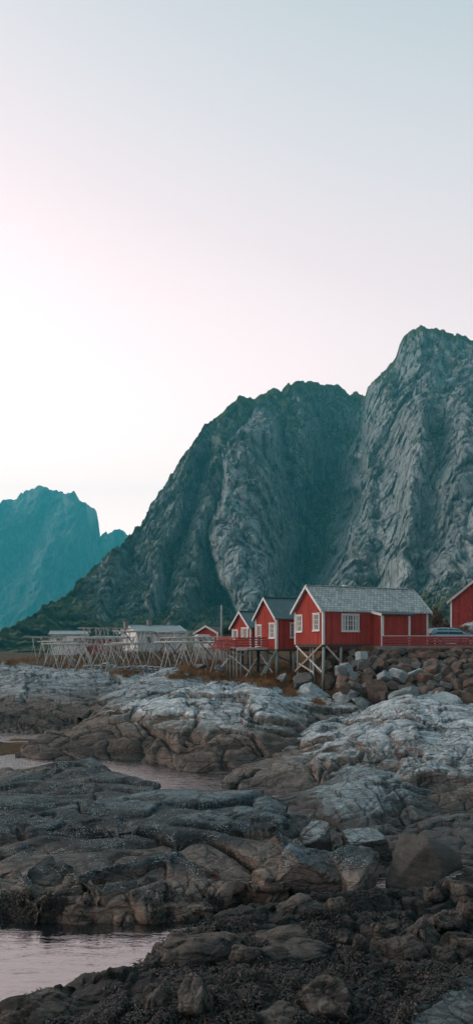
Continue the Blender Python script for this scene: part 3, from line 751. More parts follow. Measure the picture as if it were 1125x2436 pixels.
# ------------------------------------------------------------------ building materials
def board_material(name, col, worn=.25, period=.16, wear_col=(.30, .22, .18), wear=.0):
    """painted vertical boards: each board a slightly different fade, rain streaks, worn paint"""
    m, t, b = new_mat(name)
    o = t.obj(); x, y, z = t.sep(o)
    u = t.math('ADD', x, t.math('MULTIPLY', y, 1.0))
    cell = t.math('FLOOR', t.math('DIVIDE', u, period))
    wn = t.node('ShaderNodeTexWhiteNoise', noise_dimensions='1D'); t.put(wn.inputs['W'], cell)
    st = t.noise(t.map(o, scale=(6, 6, .7)), 1.6, 6, .7)
    bg_ = t.noise(o, .8, 5, .6)
    k = t.math('MULTIPLY', t.range(wn.outputs[0], 0, 1, .80, 1.2), t.math('MULTIPLY', t.range(st, .25, .75, 1 - worn, 1 + worn), t.range(bg_, .25, .75, .85, 1.15)))
    kc = t.node('ShaderNodeCombineColor')
    for i in range(3): t.l.new(k, kc.inputs[i])
    c = t.mix(1.0, col, kc.outputs[0], 'MULTIPLY')
    if wear:
        wv = t.noise(t.map(o, scale=(9, 9, 1.2)), 1.5, 7, .75)
        c = t.mix(t.math('MULTIPLY', t.range(wv, .55, .64), wear), c, wear_col)
    t.put(b.inputs['Base Color'], c)
    b.inputs['Roughness'].default_value = .75
    b.inputs['Specular IOR Level'].default_value = .25
    return m

m_red = board_material('red_boards', (.37, .048, .032), .32)
m_redworn = board_material('worn_red_boards', (.30, .030, .026), .35, wear=.75)
m_redpaint = plain('red_rail_paint', (.33, .042, .034), .65, .35, 6)
m_white = plain('white_trim_paint', (.66, .66, .64), .6, .14, 5)
m_whitewall = board_material('white_boards', (.78, .78, .76), .10)
m_green_roof = plain('dark_green_roof', (.065, .115, .122), .5, .3, 2.2)
m_black_roof = plain('dark_grey_roof', (.04, .045, .048), .65, .3, 2)
m_grey_roof = plain('pale_grey_green_roof', (.26, .33, .33), .7, .3, 1.5)
m_pole = plain('weathered_grey_green_wood', (.26, .30, .27), .85, .35, 5, stretch=(1, 1, .15))
m_wood = plain('weathered_brown_wood', (.34, .25, .19), .85, .35, 5)
m_silver = plain('silvery_old_timber', (.47, .475, .45), .85, .4, 4)
m_dkwood = plain('dark_wet_timber', (.055, .045, .038), .9, .4, 4)
m_concrete = plain('grey_concrete', (.23, .22, .205), .9, .25, 3, bump=.3)
m_iron = plain('dark_iron', (.04, .042, .045), .5, .2, 4)
m_curtain = plain('pale_window_curtain', (.42, .45, .45), .9, .2, 2)
m_glass, t, b = new_mat('window_glass')
b.inputs['Base Color'].default_value = (.018, .026, .03, 1); b.inputs['Roughness'].default_value = .06; b.inputs['IOR'].default_value = 1.6
n = t.noise(t.obj(), 1.2, 2); t.put(b.inputs['Normal'], t.bump(n, .08, .05))
m_slate, t, b = new_mat('lichen_slate_shingles')
o = t.obj(); x, y, z = t.sep(o)
cv = t.node('ShaderNodeCombineXYZ'); t.put(cv.inputs[0], x); t.put(cv.inputs[1], t.math('MULTIPLY', z, 1.45))
br = t.node('ShaderNodeTexBrick'); t.put(br.inputs['Vector'], cv.outputs[0]); br.inputs['Scale'].default_value = 1.0
br.inputs['Brick Width'].default_value = .30; br.inputs['Row Height'].default_value = .25; br.inputs['Mortar Size'].default_value = .022
br.inputs['Mortar Smooth'].default_value = .3; br.offset = .5
br.inputs['Color1'].default_value = (.27, .31, .30, 1); br.inputs['Color2'].default_value = (.60, .65, .62, 1); br.inputs['Mortar'].default_value = (.05, .055, .055, 1)
n = t.noise(o, 1.1, 7, .7); n2 = t.noise(o, 8, 5, .7)
c = t.mix(t.range(n, .35, .65, .0, .55), br.outputs[0], (.50, .55, .53))
c = t.mix(t.range(n2, .60, .68, 0, .5), c, (.24, .19, .14))
t.put(b.inputs['Base Color'], c); b.inputs['Roughness'].default_value = .85; b.inputs['Specular IOR Level'].default_value = .2
t.put(b.inputs['Normal'], t.bump(t.math('ADD', t.math('MULTIPLY', br.outputs['Fac'], -1.0), n2), .7, .04))

# ------------------------------------------------------------------ house builder
class House:
    """origin = near corner at floor level, x along the ridge, y along the gable wall, z up"""
    def __init__(s, name, label, cat, px, Y, fz, th, Wd, L, hw, rise, group=None):
        s.th = R(th); s.W, s.L, s.hw, s.rise = Wd, L, hw, rise
        s.o = Vector(((px - CX) / F * Y, Y, fz))
        s.root = empty(name, s.o, s.th, label, cat, group)
        s.M = Matrix.Translation(s.o) @ Matrix.Rotation(s.th, 4, 'Z'); s.Mi = s.M.inverted()
        s.d = Vector((math.cos(s.th), math.sin(s.th), 0)); s.g = Vector((-math.sin(s.th), math.cos(s.th), 0))
    def side(s, px, py=None):            # photo point on the long wall -> local x (and z)
        k = (px - CX) / F
        l = (k * s.o.y - s.o.x) / (s.d.x - k * s.d.y)
        if py is None: return l
        return l, CAMZ - (py - HZ) / F * (s.o.y + s.d.y * l) - s.o.z
    def gab(s, px, py=None):             # photo point on the gable wall -> local y (and z)
        k = (px - CX) / F
        l = (k * s.o.y - s.o.x) / (s.g.x - k * s.g.y)
        if py is None: return l
        return l, CAMZ - (py - HZ) / F * (s.o.y + s.g.y * l) - s.o.z
    def roofz(s, y): return s.hw + s.rise * (1 - abs(y - s.W / 2) / (s.W / 2))
    def walls(s, mat, step=.20, floor_t=.0):
        b = MB(); Wd, L = s.W, s.L
        b.prism([(0, 0, 0), (0, Wd, 0), (0, Wd, s.hw), (0, Wd / 2, s.hw + s.rise), (0, 0, s.hw)], (L, 0, 0))
        y = step * .5
        while y < Wd:                    # battens
            b.box(-.022, .0, y - .018, y + .018, .01, s.roofz(y) - .01); y += step
        x = step * .5
        while x < L:
            b.box(x - .018, x + .018, -.022, .0, .01, s.hw - .01); x += step
        return b.build('wall', mat, s.root)
    def roof(s, mat, ov=.22, gov=.28, th=.11, barge=True, ridge=None, seams=0):
        Wd, L = s.W, s.L; sl = s.rise / (Wd / 2)
        b = MB(); z0 = s.hw + s.rise + .012
        for sg in (-1, 1):
            ye = Wd / 2 + sg * (Wd / 2 + ov); ze = z0 - sl * (Wd / 2 + ov)
            b.prism([(-gov, Wd / 2, z0), (-gov, ye, ze), (-gov, ye, ze + th), (-gov, Wd / 2, z0 + th)], (L + 2 * gov, 0, 0))
            if seams:
                x = -gov + .1
                while x < L + gov:
                    b.beam((x, Wd / 2, z0 + th + .012), (x, ye, ze + th + .012), .03, .03); x += seams
        rf = b.build('roof', mat, s.root)
        b = MB(); b.beam((-gov, Wd / 2, z0 + th + .03), (L + gov, Wd / 2, z0 + th + .03), .22, .06); b.build('ridge_cap', ridge or mat, rf)
        if barge:
            for xe in (-gov - .03, L + gov + .03):
                for sg in (-1, 1):
                    ye = Wd / 2 + sg * (Wd / 2 + ov + .02); ze = z0 - sl * (Wd / 2 + ov + .02)
                    bb = MB(); x0, x1 = xe - .024, xe + .024
                    h0, h1 = -.10, th + .035
                    bb.prism([(x0, Wd / 2, z0 + h0), (x0, ye, ze + h0), (x0, ye, ze + h1), (x0, Wd / 2, z0 + h1)], (x1 - x0, 0, 0))
                    bb.build('bargeboard', m_white, rf)
        return rf
    def corner(s, x, y, wd=.13, z0=-.02, z1=None, mat=None):
        b = MB(); z1 = s.hw - .03 if z1 is None else z1
        sx = -1 if x <= 0 else 1; sy = -1 if y <= 0 else 1
        b.box(x + (-.035 if sx < 0 else -wd), x + (wd if sx < 0 else .035), y + (-.035 if sy < 0 else -wd), y + (wd if sy < 0 else .035), z0, z1)
        b.build('corner_board', mat or m_white, s.root)
    def window(s, face, a0, a1, z0, z1, cols=2, rows=3, curtain=True, casements=0, fw=.088):
        """face 'g' gable wall (x=0) or 's' long wall (y=0); a0..a1 along the wall"""
        def P(a, out, z): return (-out, a, z) if face == 'g' else (a, -out, z)
        def bx(b, a0, a1, o0, o1, z0, z1):
            p, q = P(a0, o0, z0), P(a1, o1, z1)
            b.box(min(p[0], q[0]), max(p[0], q[0]), min(p[1], q[1]), max(p[1], q[1]), z0, z1)
        if a0 > a1: a0, a1 = a1, a0
        if z0 > z1: z0, z1 = z1, z0
        f = MB()
        bx(f, a0, a0 + fw, .0, .075, z0, z1); bx(f, a1 - fw, a1, .0, .075, z0, z1)
        bx(f, a0 + fw, a1 - fw, .0, .075, z1 - fw, z1); bx(f, a0 + fw, a1 - fw, .0, .075, z0, z0 + fw)
        bx(f, a0 - .04, a1 + .04, .0, .11, z1 + .001, z1 + .05)
        wn = f.build('window', m_white, s.root)
        sl = MB(); bx(sl, a0 - .04, a1 + .04, .0, .13, z0 - .06, z0 - .001); sl.build('sill', m_white, wn)
        g = MB(); bx(g, a0 + fw, a1 - fw, .024, .034, z0 + fw, z1 - fw); g.build('pane', m_glass, wn)
        m = MB(); ia0, ia1, iz0, iz1 = a0 + fw, a1 - fw, z0 + fw, z1 - fw
        for i in range(1, cols):
            a = ia0 + (ia1 - ia0) * i / cols; wdt = .05 if casements and i % max(1, cols // casements) == 0 else .017
            bx(m, a - wdt, a + wdt, .035, .065, iz0, iz1)
        for j in range(1, rows):
            z = iz0 + (iz1 - iz0) * j / rows; bx(m, ia0, ia1, .035, .055, z - .014, z + .014)
        m.build('muntin', m_white, wn)
        if curtain:
            c = MB(); q = (ia1 - ia0) * .22
            bx(c, ia0 + .01, ia0 + q, .034, .037, iz0, iz1); c.build('curtain', m_curtain, wn); c = MB(); bx(c, ia1 - q, ia1 - .01, .034, .037, iz0, iz1); c.build('curtain', m_curtain, wn)
        return wn
    def foot(s, x, y, dz=.0):
        p = s.M @ Vector((x, y, 0)); h = drop(p.x, p.y, p.z + .0)
        return (h[0].z if h else s.o.z - 2.5) - s.o.z + dz
    def stilt(s, x, y, r=.085, mat=None, top=0.0, foot=None):
        z = (foot if foot is not None else s.foot(x, y)) - .25
        b = MB(); b.tube((x, y, z), (x, y, top), r * 1.08, r * .94, 10)
        b.build('stilt', mat or m_pole, s.root, smooth=True)
    def brace(s, a, b_, w=.13, t=.05, mat=None):
        b = MB(); b.beam(a, b_, t, w); b.build('brace', mat or m_silver, s.root)
    def L_(s, px, py, Y):                # photo point at depth Y in local axes
        return s.Mi @ W(px, py, Y)

# ------------------------------------------------------------------ big stilt house with the slate roof
A = House('stilt_house', 'largest red stilt house with pale slate roof and white trim on the rock bank', 'house', 768, 53.0, 5.85, 25, 4.2, 9.75, 2.58, 1.80)
A.walls(m_red); A.roof(m_slate, .20, .26)
for c in ((0, 0), (0, A.W), (A.L, 0)): A.corner(*c)
for (xa, ya, xb, yb) in ((705.7, 1464, 720, 1503), (745, 1460, 761, 1500)):
    a0, z1 = A.gab(xa, ya); a1, z0 = A.gab(xb, yb); A.window('g', a0, a1, z0, z1, 2, 3)
a0, z1 = A.side(811, 1461); a1, z0 = A.side(853, 1502); A.window('s', a0, a1, z0, z1, 6, 3, casements=3)
b = MB(); b.box(-.005, A.L + .005, -.005, A.W + .005, -.20, -.003); b.build('floor_beam', m_dkwood, A.root)
for px_, py_ in ((857, 1401), (881, 1404)):
    l = A.side(px_) - .7; b = MB(); z = A.hw + A.rise
    b.tube((l, A.W * .60, z - .45), (l, A.W * .60, z + .26), .12, .12, 10); b.tube((l, A.W * .60, z + .26), (l, A.W * .60, z + .32), .19, .15, 10)
    b.build('roof_vent', m_concrete if px_ < 870 else m_white, A.root)
# porch with its own lean-to roof
l0 = A.side(886); pr = 1.18; l1 = l0 + 2.62
b = MB(); b.prism([(l0, -.001, -.4), (l0, -pr, -.4), (l0, -pr, 2.18), (l0, -.001, 2.42)], (l1 - l0, 0, 0))
x = l0 + .1
while x < l1: b.box(x - .018, x + .018, -pr - .022, -pr, -.39, 2.16); x += .2
y = -.1
while y > -pr: b.box(l0 - .022, l0, y - .018, y + .018, -.39, 2.18); y -= .2
porch = b.build('porch', m_red, A.root)
b = MB(); b.prism([(l0 - .22, .0, 2.47), (l0 - .22, -pr - .25, 2.20), (l0 - .22, -pr - .25, 2.30), (l0 - .22, .0, 2.57)], (l1 - l0 + .5, 0, 0)); b.build('porch_roof', m_black_roof, porch)
b = MB(); b.prism([(l0 - .27, .0, 2.40), (l0 - .27, -pr - .27, 2.12), (l0 - .27, -pr - .27, 2.31), (l0 - .27, .0, 2.59)], (.045, 0, 0)); b.build('bargeboard', m_white, porch)
for lx in (l0, l1 - .14):
    b = MB(); b.box(lx - .034, lx + .14, -pr - .036, -pr + .12, -.42, 2.17); b.build('corner_board', m_white, porch)
# stilts and braces
fz = A.L_(768, 1640, 53.05).z
A.stilt(.10, .10, .115, foot=fz)
A.stilt(.12, A.gab(705) - .02, .085)
A.stilt(.5, A.gab(727) + .1, .085); A.stilt(.5, A.gab(733), .085)
lx = A.side(812); A.stilt(lx, .10, .10, foot=A.L_(812, 1585, A.o.y + lx * A.d.y).z)
A.stilt(lx, A.W - .1, .09); A.stilt(5.4, 1.9, .09)
yl = A.gab(705)
A.brace((-.03, yl, -.12), (-.03, .16, A.gab(768, 1598)[1]), mat=m_silver)
A.brace((-.11, yl + .06, A.gab(703, 1597)[1]), (-.11, .05, -.02), mat=m_wood)
A.brace((.25, -.04, -.14), (lx - .12, -.02, A.side(810, 1574)[1]), mat=m_silver)
A.brace((.16, yl - .05, A.gab(707, 1578)[1]), (.46, A.gab(733), A.gab(733, 1600)[1]), mat=m_silver)

# ------------------------------------------------------------------ middle house and small house
B = House('stilt_house', 'middle red stilt house with dark green roof beside the wooden deck', 'house', 657, 59.7, 5.44, 25, 3.85, 7.2, 2.62, 1.68)
B.walls(m_red); B.roof(m_green_roof, .2, .22, .1)
for c in ((0, 0), (0, B.W)): B.corner(*c, wd=.15)
for k in ((613, 1487, 623, 1537, 1, 2), (641, 1483, 655, 1518, 2, 3)):
    a0, z1 = B.gab(k[0], k[1]); a1, z0 = B.gab(k[2], k[3]); B.window('g', a0, a1, z0, z1, k[4], k[5], curtain=k[4] > 1)
a0, z1 = B.side(689, 1482); a1, z0 = B.side(702, 1517); B.window('s', a0, a1, z0, z1, 2, 4)
b = MB(); b.box(-.005, B.L, -.005, B.W, -.20, -.003); b.build('floor_beam', m_dkwood, B.root)
B.stilt(.12, .12, .12, foot=B.L_(664, 1600, 59.9).z); B.stilt(.4, .5, .09); B.stilt(.15, B.W - .15, .13, m_dkwood)
B.stilt(B.side(700), .15, .085); B.stilt(3.4, B.W - .2, .10, m_dkwood); B.stilt(.2, 2.0, .085)
B.brace((.02, -.03, -.12), B.L_(622, 1606, 58.6), .14, .07, m_pole); B.brace((.0, .1, -.42), B.L_(630, 1602, 58.9), .12, .07, m_pole)
B.brace(B.L_(619, 1556, 60.9), B.L_(648, 1600, 60.1), .11, .05); B.brace((.6, 2.6, -.3), (2.8, .25, -1.6), .11, .05, m_dkwood)
Cc = House('stilt_house', 'smallest red house behind the deck with a dark green ridged roof', 'house', 596, 70.0, 5.2, 25, 4.3, 6.2, 2.28, 1.52)
Cc.walls(m_red); Cc.roof(m_green_roof, .2, .25, .1, seams=.45)
for c in ((0, 0), (0, Cc.W)): Cc.corner(*c)
for k in ((554, 1499, 567, 1520, 4, 1), (575, 1494, 591, 1518, 2, 1)):
    a0, z1 = Cc.gab(k[0], k[1]); a1, z0 = Cc.gab(k[2], k[3]); Cc.window('g', a0, a1, z0, z1, k[4], k[5])
for x_, y_ in ((.15, .15), (.15, 2.1), (.15, 4.15), (3, .15), (3, 4.1)): Cc.stilt(x_, y_, .09, m_dkwood)

# ------------------------------------------------------------------ deck
DO = Vector((0.0, 59.85, 5.54))
dk = empty('wooden_deck', DO, A.th, 'red railed wooden deck on many thin stilts in front of the middle house', 'deck')
Mi = (Matrix.Translation(DO) @ Matrix.Rotation(A.th, 4, 'Z')).inverted()   # local x toward the house, y along its left side
DX, DY = 2.93, 3.75
b = MB()
for i in range(20): b.box(DX * i / 20 + .004, DX * (i + 1) / 20 - .004, 0, DY, -.05, 0)
b.build('platform', m_silver, dk)
b = MB()
for y in (.1, 1.2, 2.4, 3.6): b.box(.05, DX - .02, y - .06, y + .06, -.24, -.052)
b.build('joist', m_dkwood, dk)
b = MB(); b.box(-.03, 1.0, -.04, -.002, -.22, -.01); b.build('fascia', m_white, dk)
b = MB(); b.box(1.03, DX - .02, -.035, -.002, -.16, -.01); b.build('fascia', m_silver, dk)
rl = MB()
for i in range(5): x = .04 + (DX - .12) * i / 4; rl.box(x - .03, x + .03, .0, .06, 0, .84)
for z in (.14, .34, .54, .73): rl.box(0.0, DX - .05, -.028, -.001, z, z + .10)
rl.box(-.03, DX - .05, -.04, .10, .842, .882)
rl.build('railing', m_redpaint, dk)
rl = MB()
for i in range(6): y = .2 + (DY - .2) * i / 5; rl.beam((-.02, y, -.1), (.02, y, .84), .06, .06)
for z in (.14, .34, .54, .73): rl.box(-.0, .028, .11, DY, z, z + .10)
rl.box(-.05, .09, .11, DY, .842, .882)
rl.build('railing', m_redpaint, dk)
sc = MB()                                            # leaning slatted screen outside the left rail
for i in range(15):
    y = .05 + (DY + .2) * i / 14
    sc.beam((-.12, y, .70), (-.62, y + .15, -.14), .05, .07)
for k in range(4):
    t_ = k / 3; sc.beam((-.13 - .5 * t_, .0, .66 - .78 * t_), (-.13 - .5 * t_, DY + .35, .66 - .78 * t_), .06, .05)
sc.build('slatted_screen', m_redpaint, dk)
def deck_stilt(x, y, r=.06, mat=m_pole, fy=None):
    p = dk.matrix_world if False else None
    w_ = Matrix.Translation(DO) @ Matrix.Rotation(A.th, 4, 'Z') @ Vector((x, y, 0)); h = drop(w_.x, w_.y, DO.z)
    z = (h[0].z - DO.z if h else -2.2) - .25
    b = MB(); b.tube((x, y, z), (x, y, -.055), r * 1.05, r * .95, 8); b.build('stilt', mat, dk, smooth=True)
for px_ in (532, 538, 545, 554):
    k = (px_ - CX) / F; g = A.g; y = (k * DO.y - DO.x) / (g.x - k * g.y); deck_stilt(.08, y, .06)
deck_stilt(.06, .06, .07); deck_stilt(.45, .08, .065); deck_stilt(1.32, .08, .07); deck_stilt(2.75, .2, .06)
for x_, y_ in ((1.4, 1.9), (1.6, 3.4), (2.6, 3.2), (.9, 2.6)): deck_stilt(x_, y_, .055, m_dkwood)
def dbr(pa, pb, w=.09, mat=m_silver):
    b = MB(); b.beam(Mi @ W(*pa), Mi @ W(*pb), .04, w); b.build('brace', mat, dk)
dbr((549, 1560, 61), (591, 1596, 60)); dbr((584, 1610, 58.9), (611, 1566, 60.5)); dbr((514, 1600, 62.0), (543, 1567, 61.2)); dbr((519, 1551, 63.2), (512, 1588, 63.0), mat=m_pole)
dbr((553, 1552, 59.9), (590, 1560, 61), .12, m_silver); dbr((560, 1580, 61.5), (640, 1582, 61), .08, m_dkwood)

# ------------------------------------------------------------------ kerb, fence, road side
KY0, KY1 = 53.62, 54.55
kx0, kx1 = (856 - CX) / F * 54.4, (1215 - CX) / F * KY1
fx0 = (909 - CX) / F * KY0
b = MB()
b.prism([(kx0, 55.6, 5.15), (fx0 - .3, KY0 - .02, 5.15), (kx1, KY1, 5.15), (kx1, KY1 + .4, 5.15), (fx0 + .3, KY0 + .4, 5.15), (kx0 + .3, 56.0, 5.15)], (0, 0, .575))
kw = b.build('kerb_wall', m_concrete); tag(kw, 'low grey concrete kerb wall under the red road fence', 'wall')
fn = empty('board_fence', (fx0, KY0 + .15, 5.72), math.atan2(KY1 - KY0, kx1 - fx0), 'long low red board fence with white top rail above the boulder bank', 'fence')
FL = math.hypot(kx1 - fx0, KY1 - KY0)
b = MB()
for k, z in enumerate((.03, .22, .41, .585)): b.box(0.02, FL, -.04 , -.012, z, z + .145)
b.build('board', m_redpaint, fn)
b = MB(); b.box(0, FL, -.07, .07, .745, .79); b.build('top_rail', m_white, fn)
i = 0; x = .06
while x < FL:
    b = MB(); b.box(x - .05, x + .05, -.010, .09, 0, .744); b.build('post', m_white if i in (1, 2) else m_redpaint, fn); x += 2.02; i += 1

# ------------------------------------------------------------------ weathered barn at the right edge
outcrop('pale rock mound with tufts of grass under the weathered barn', [(1040, 1520, 64), (1060, 1508, 64), (1080, 1500, 63.6), (1098, 1488, 63), (1125, 1478, 63), (1160, 1470, 63), (1230, 1466, 64)],
        [(1040, 1530, 61.5), (1125, 1530, 60.8), (1230, 1530, 61)], m_midr, 2.2, 1.2, .7, seed=66, back=6, drop=.05)
TERR.add(ROCKS[-1].name); bpy.context.view_layer.update(); DG = bpy.context.evaluated_depsgraph_get()
D_ = House('barn', 'weathered red barn with peeling paint at the right edge above the parked car', 'barn', 1071, 67.5, 6.6, -112, 7.0, 7.0, 3.35, 2.9)
D_.root.rotation_euler = (0, 0, R(-112)); 
D_.M = Matrix.Translation(D_.o) @ Matrix.Rotation(R(-112), 4, 'Z')
# the barn's gable faces the camera: local y runs to the right, local x points toward the viewer, so build it behind the origin
b = MB(); Wd = D_.W
b.prism([(0, 0, -1), (0, Wd, -1), (0, Wd, D_.hw), (0, Wd / 2, D_.hw + D_.rise), (0, 0, D_.hw)], (-8, 0, 0))
y = .1
while y < Wd: b.box(.0, .022, y - .018, y + .018, -.9, D_.roofz(y) - .01); y += .2
b.build('wall', m_redworn, D_.root)
b = MB(); sl_ = D_.rise / (Wd / 2); z0 = D_.hw + D_.rise + .012
for sg in (-1, 1):
    ye = Wd / 2 + sg * (Wd / 2 + .3); ze = z0 - sl_ * (Wd / 2 + .3)
    b.prism([(.3, Wd / 2, z0), (.3, ye, ze), (.3, ye, ze + .12), (.3, Wd / 2, z0 + .12)], (-8.6, 0, 0))
rf = b.build('roof', m_grey_roof, D_.root)
for sg in (-1, 1):
    bb = MB(); ye = Wd / 2 + sg * (Wd / 2 + .32); ze = z0 - sl_ * (Wd / 2 + .32)
    bb.prism([(.31, Wd / 2, z0 - .12), (.31, ye, ze - .12), (.31, ye, ze + .15), (.31, Wd / 2, z0 + .15)], (.04, 0, 0)); bb.build('bargeboard', m_silver, rf)
b = MB(); b.box(-.1, .036, -.036, .11, -.95, D_.hw - .05); b.build('corner_board', m_white, D_.root)

# ------------------------------------------------------------------ parked car behind the fence
m_car = plain('pale_blue_car_paint', (.22, .40, .46), .22, .05, 1, spec=.6)
m_cglass, t, b = new_mat('car_glass'); b.inputs['Base Color'].default_value = (.012, .02, .024, 1); b.inputs['Roughness'].default_value = .05
m_tyre = plain('black_rubber', (.02, .02, .02), .9, .2, 5); m_rim = plain('wheel_alloy', (.35, .36, .37), .35, .1, 3, metal=.8)
m_tail, t, b = new_mat('red_lamp_plastic'); b.inputs['Base Color'].default_value = (.35, .01, .012, 1); b.inputs['Roughness'].default_value = .15
cx_ = (1070 - CX) / F * 59.4
car = empty('parked_car', (cx_, 59.4, ROAD_Z + .01), R(12), 'pale blue estate car parked on the road behind the red fence', 'car')
def loft(sections, name, mat, parent):
    """car shell from cross-sections along x: (x, half width, z of sill, z of top, half width at top)"""
    vs, fs = [], []; n = 12
    for (x, wd, z0, z1, wt) in sections:
        prof = [(-wd * .86, z0), (-wd, z0 + (z1 - z0) * .25), (-wd, z0 + (z1 - z0) * .55), (-(wd * .35 + wt * .65), z0 + (z1 - z0) * .85), (-wt, z1 - .03), (-wt * .7, z1), (wt * .7, z1), (wt, z1 - .03), ((wd * .35 + wt * .65), z0 + (z1 - z0) * .85), (wd, z0 + (z1 - z0) * .55), (wd, z0 + (z1 - z0) * .25), (wd * .86, z0)]
        vs += [(x, y, z) for y, z in prof]
    m = len(sections)
    for i in range(m - 1):
        for j in range(n):
            a = i * n + j; c = i * n + (j + 1) % n; fs.append((a, c, c + n, a + n))
    fs.append(tuple(range(n))[::-1]); fs.append(tuple(range((m - 1) * n, m * n)))
    b = MB(); b.add(vs, fs); o = b.build(name, mat, parent, smooth=True)
    md = o.modifiers.new('edge', 'EDGE_SPLIT'); md.split_angle = R(40)
    return o
body = loft([(-2.2, .74, .42, .80, .70), (-2.12, .84, .30, .95, .78), (-1.4, .88, .22, .97, .80), (0, .89, .20, .96, .80), (1.0, .88, .22, .95, .79), (1.75, .85, .26, .86, .74), (2.1, .80, .32, .74, .66), (2.22, .66, .40, .62, .54)], 'body', m_car, car)
cab = loft([(-2.05, .74, .93, .98, .70), (-1.78, .74, .93, 1.30, .60), (-1.60, .74, .93, 1.44, .58), (-.9, .75, .93, 1.49, .58), (0, .75, .93, 1.48, .58), (.45, .75, .93, 1.40, .57), (1.18, .73, .90, .97, .68)], 'cabin', m_car, car)
def carpanel(name, pts, parent, mat, off=.012):
    b = MB(); P = [Vector(p) for p in pts]; nrm = (P[1] - P[0]).cross(P[2] - P[0]).normalized() * off; b.prism([p + nrm * .2 for p in P], nrm); return b.build(name, mat, parent)
for sg in (-1, 1):
    f = lambda x, y, z: (x, sg * y, z)
    carpanel('side_window', [f(-1.62, .742, .99), f(-.62, .756, .99), f(-.62, .665, 1.38), f(-1.45, .655, 1.36)][::sg], car, m_cglass, -.02)
    carpanel('side_window', [f(-.54, .757, .99), f(.92, .748, .99), f(.36, .67, 1.32), f(-.54, .666, 1.38)][::sg], car, m_cglass, -.02)
    carpanel('tail_light', [f(-2.16, .60, .72), f(-2.13, .80, .74), f(-2.10, .80, .93), f(-2.13, .60, .93)][::-sg], car, m_tail, .03)
    b = MB(); b.beam(f(-1.5, .56, 1.50), f(.2, .56, 1.51), .03, .03); b.build('roof_rail', m_iron, car)
    b = MB(); b.box(.62, .80, sg * .90 - .09, sg * .90 + .09, .96, 1.08); b.build('wing_mirror', m_car, car, bevel=.02)
carpanel('rear_window', [(-2.03, -.62, 1.0), (-2.03, .62, 1.0), (-1.66, .5, 1.38), (-1.66, -.5, 1.38)], car, m_cglass, -.03)
carpanel('windscreen', [(1.12, -.6, 1.0), (1.12, .6, 1.0), (.52, .5, 1.36), (.52, -.5, 1.36)], car, m_cglass, .03)
b = MB(); b.tube((-1.5, 0, 1.47), (-1.62, 0, 1.75), .012, .006, 6); b.build('aerial', m_iron, car)
for x in (-1.35, 1.35):
    for sg in (-1, 1):
        b = MB(); b.tube((x, sg * .70, .31), (x, sg * .90, .31), .31, .31, 20); wh = b.build('wheel', m_tyre, car)
        b = MB(); b.tube((x, sg * .895, .31), (x, sg * .912, .31), .20, .18, 16); b.build('rim', m_rim, wh)
# ------------------------------------------------------------------ houses beyond the racks
def far_house(name, label, cat, px, Y, py_floor, th, Wd, L, hw, rise, wall, roof, barge=True, trim=m_white):
    fz = CAMZ - (py_floor - HZ) / F * Y
    H = House(name, label, cat, px, Y, fz, th, Wd, L, hw, rise)
    b = MB(); b.prism([(0, 0, -1.2), (0, Wd, -1.2), (0, Wd, hw), (0, Wd / 2, hw + rise), (0, 0, hw)], (L, 0, 0)); b.build('wall', wall, H.root)
    H.roof(roof, .25, .3, .12, barge)
    H.corner(0, 0, .16); H.corner(0, Wd, .16)
    return H
wh = far_house('white_house', 'long white house with grey green roof and two chimneys behind the drying racks', 'house', 328, 100, 1541, 28, 6.8, 7.4, 2.1, 1.05, m_whitewall, m_grey_roof)
for l in (1.2, 3.2, 5.4): wh.window('s', l, l + 1.0, .55, 1.6, 2, 2)
wh.window('g', 1.2, 2.2, .6, 1.6, 2, 2); wh.window('g', 3.8, 4.8, .6, 1.6, 2, 2)
for px_, hgt in ((336, .55), (392, .8)):
    l = wh.side(px_) - 1.0; z = wh.hw + wh.rise; b = MB(); b.box(l - .3, l + .3, wh.W / 2 - .3, wh.W / 2 + .3, z - .3, z + hgt); b.box(l - .36, l + .36, wh.W / 2 - .36, wh.W / 2 + .36, z + hgt, z + hgt + .1)
    b.build('chimney', m_concrete, wh.root)
b = MB(); l = wh.side(394) - 1.0; b.tube((l, wh.W / 2, wh.hw + wh.rise + .9), (l, wh.W / 2, wh.hw + wh.rise + 2.6), .05, .03, 6); b.build('aerial', m_pole, wh.root)
gr = far_house('garage', 'small red garage with white edged dark roof behind the racks', 'garage', 518, 92, 1540, 60, 3.3, 6.0, 1.85, .85, m_red, m_black_roof)
gr2 = MB(); gr2.box(-.05, -.002, .25, gr.W - .25, .15, 1.05); gr2.build('door', m_redworn, gr.root)
wb = far_house('white_shed', 'low white shed with flat grey roof at the left end of the racks', 'shed', 122, 96, 1537, 8, 3.2, 4.8, 1.55, .42, m_whitewall, m_grey_roof, False)
wb.window('s', .6, 1.5, .45, 1.1, 2, 1); wb.window('s', 2.9, 3.6, .45, 1.1, 2, 1); wb.window('g', 1.0, 1.9, .4, 1.1, 2, 1)
rb = far_house('red_shed', 'low red boathouse with pale flat roof behind the front rack', 'shed', 206, 95, 1544, 4, 3.5, 4.4, 1.35, .22, m_red, m_silver, False)
b = MB(); b.box(2.5, 2.75, -.03, -.002, -.3, 1.3); b.build('door_frame', m_white, rb.root)
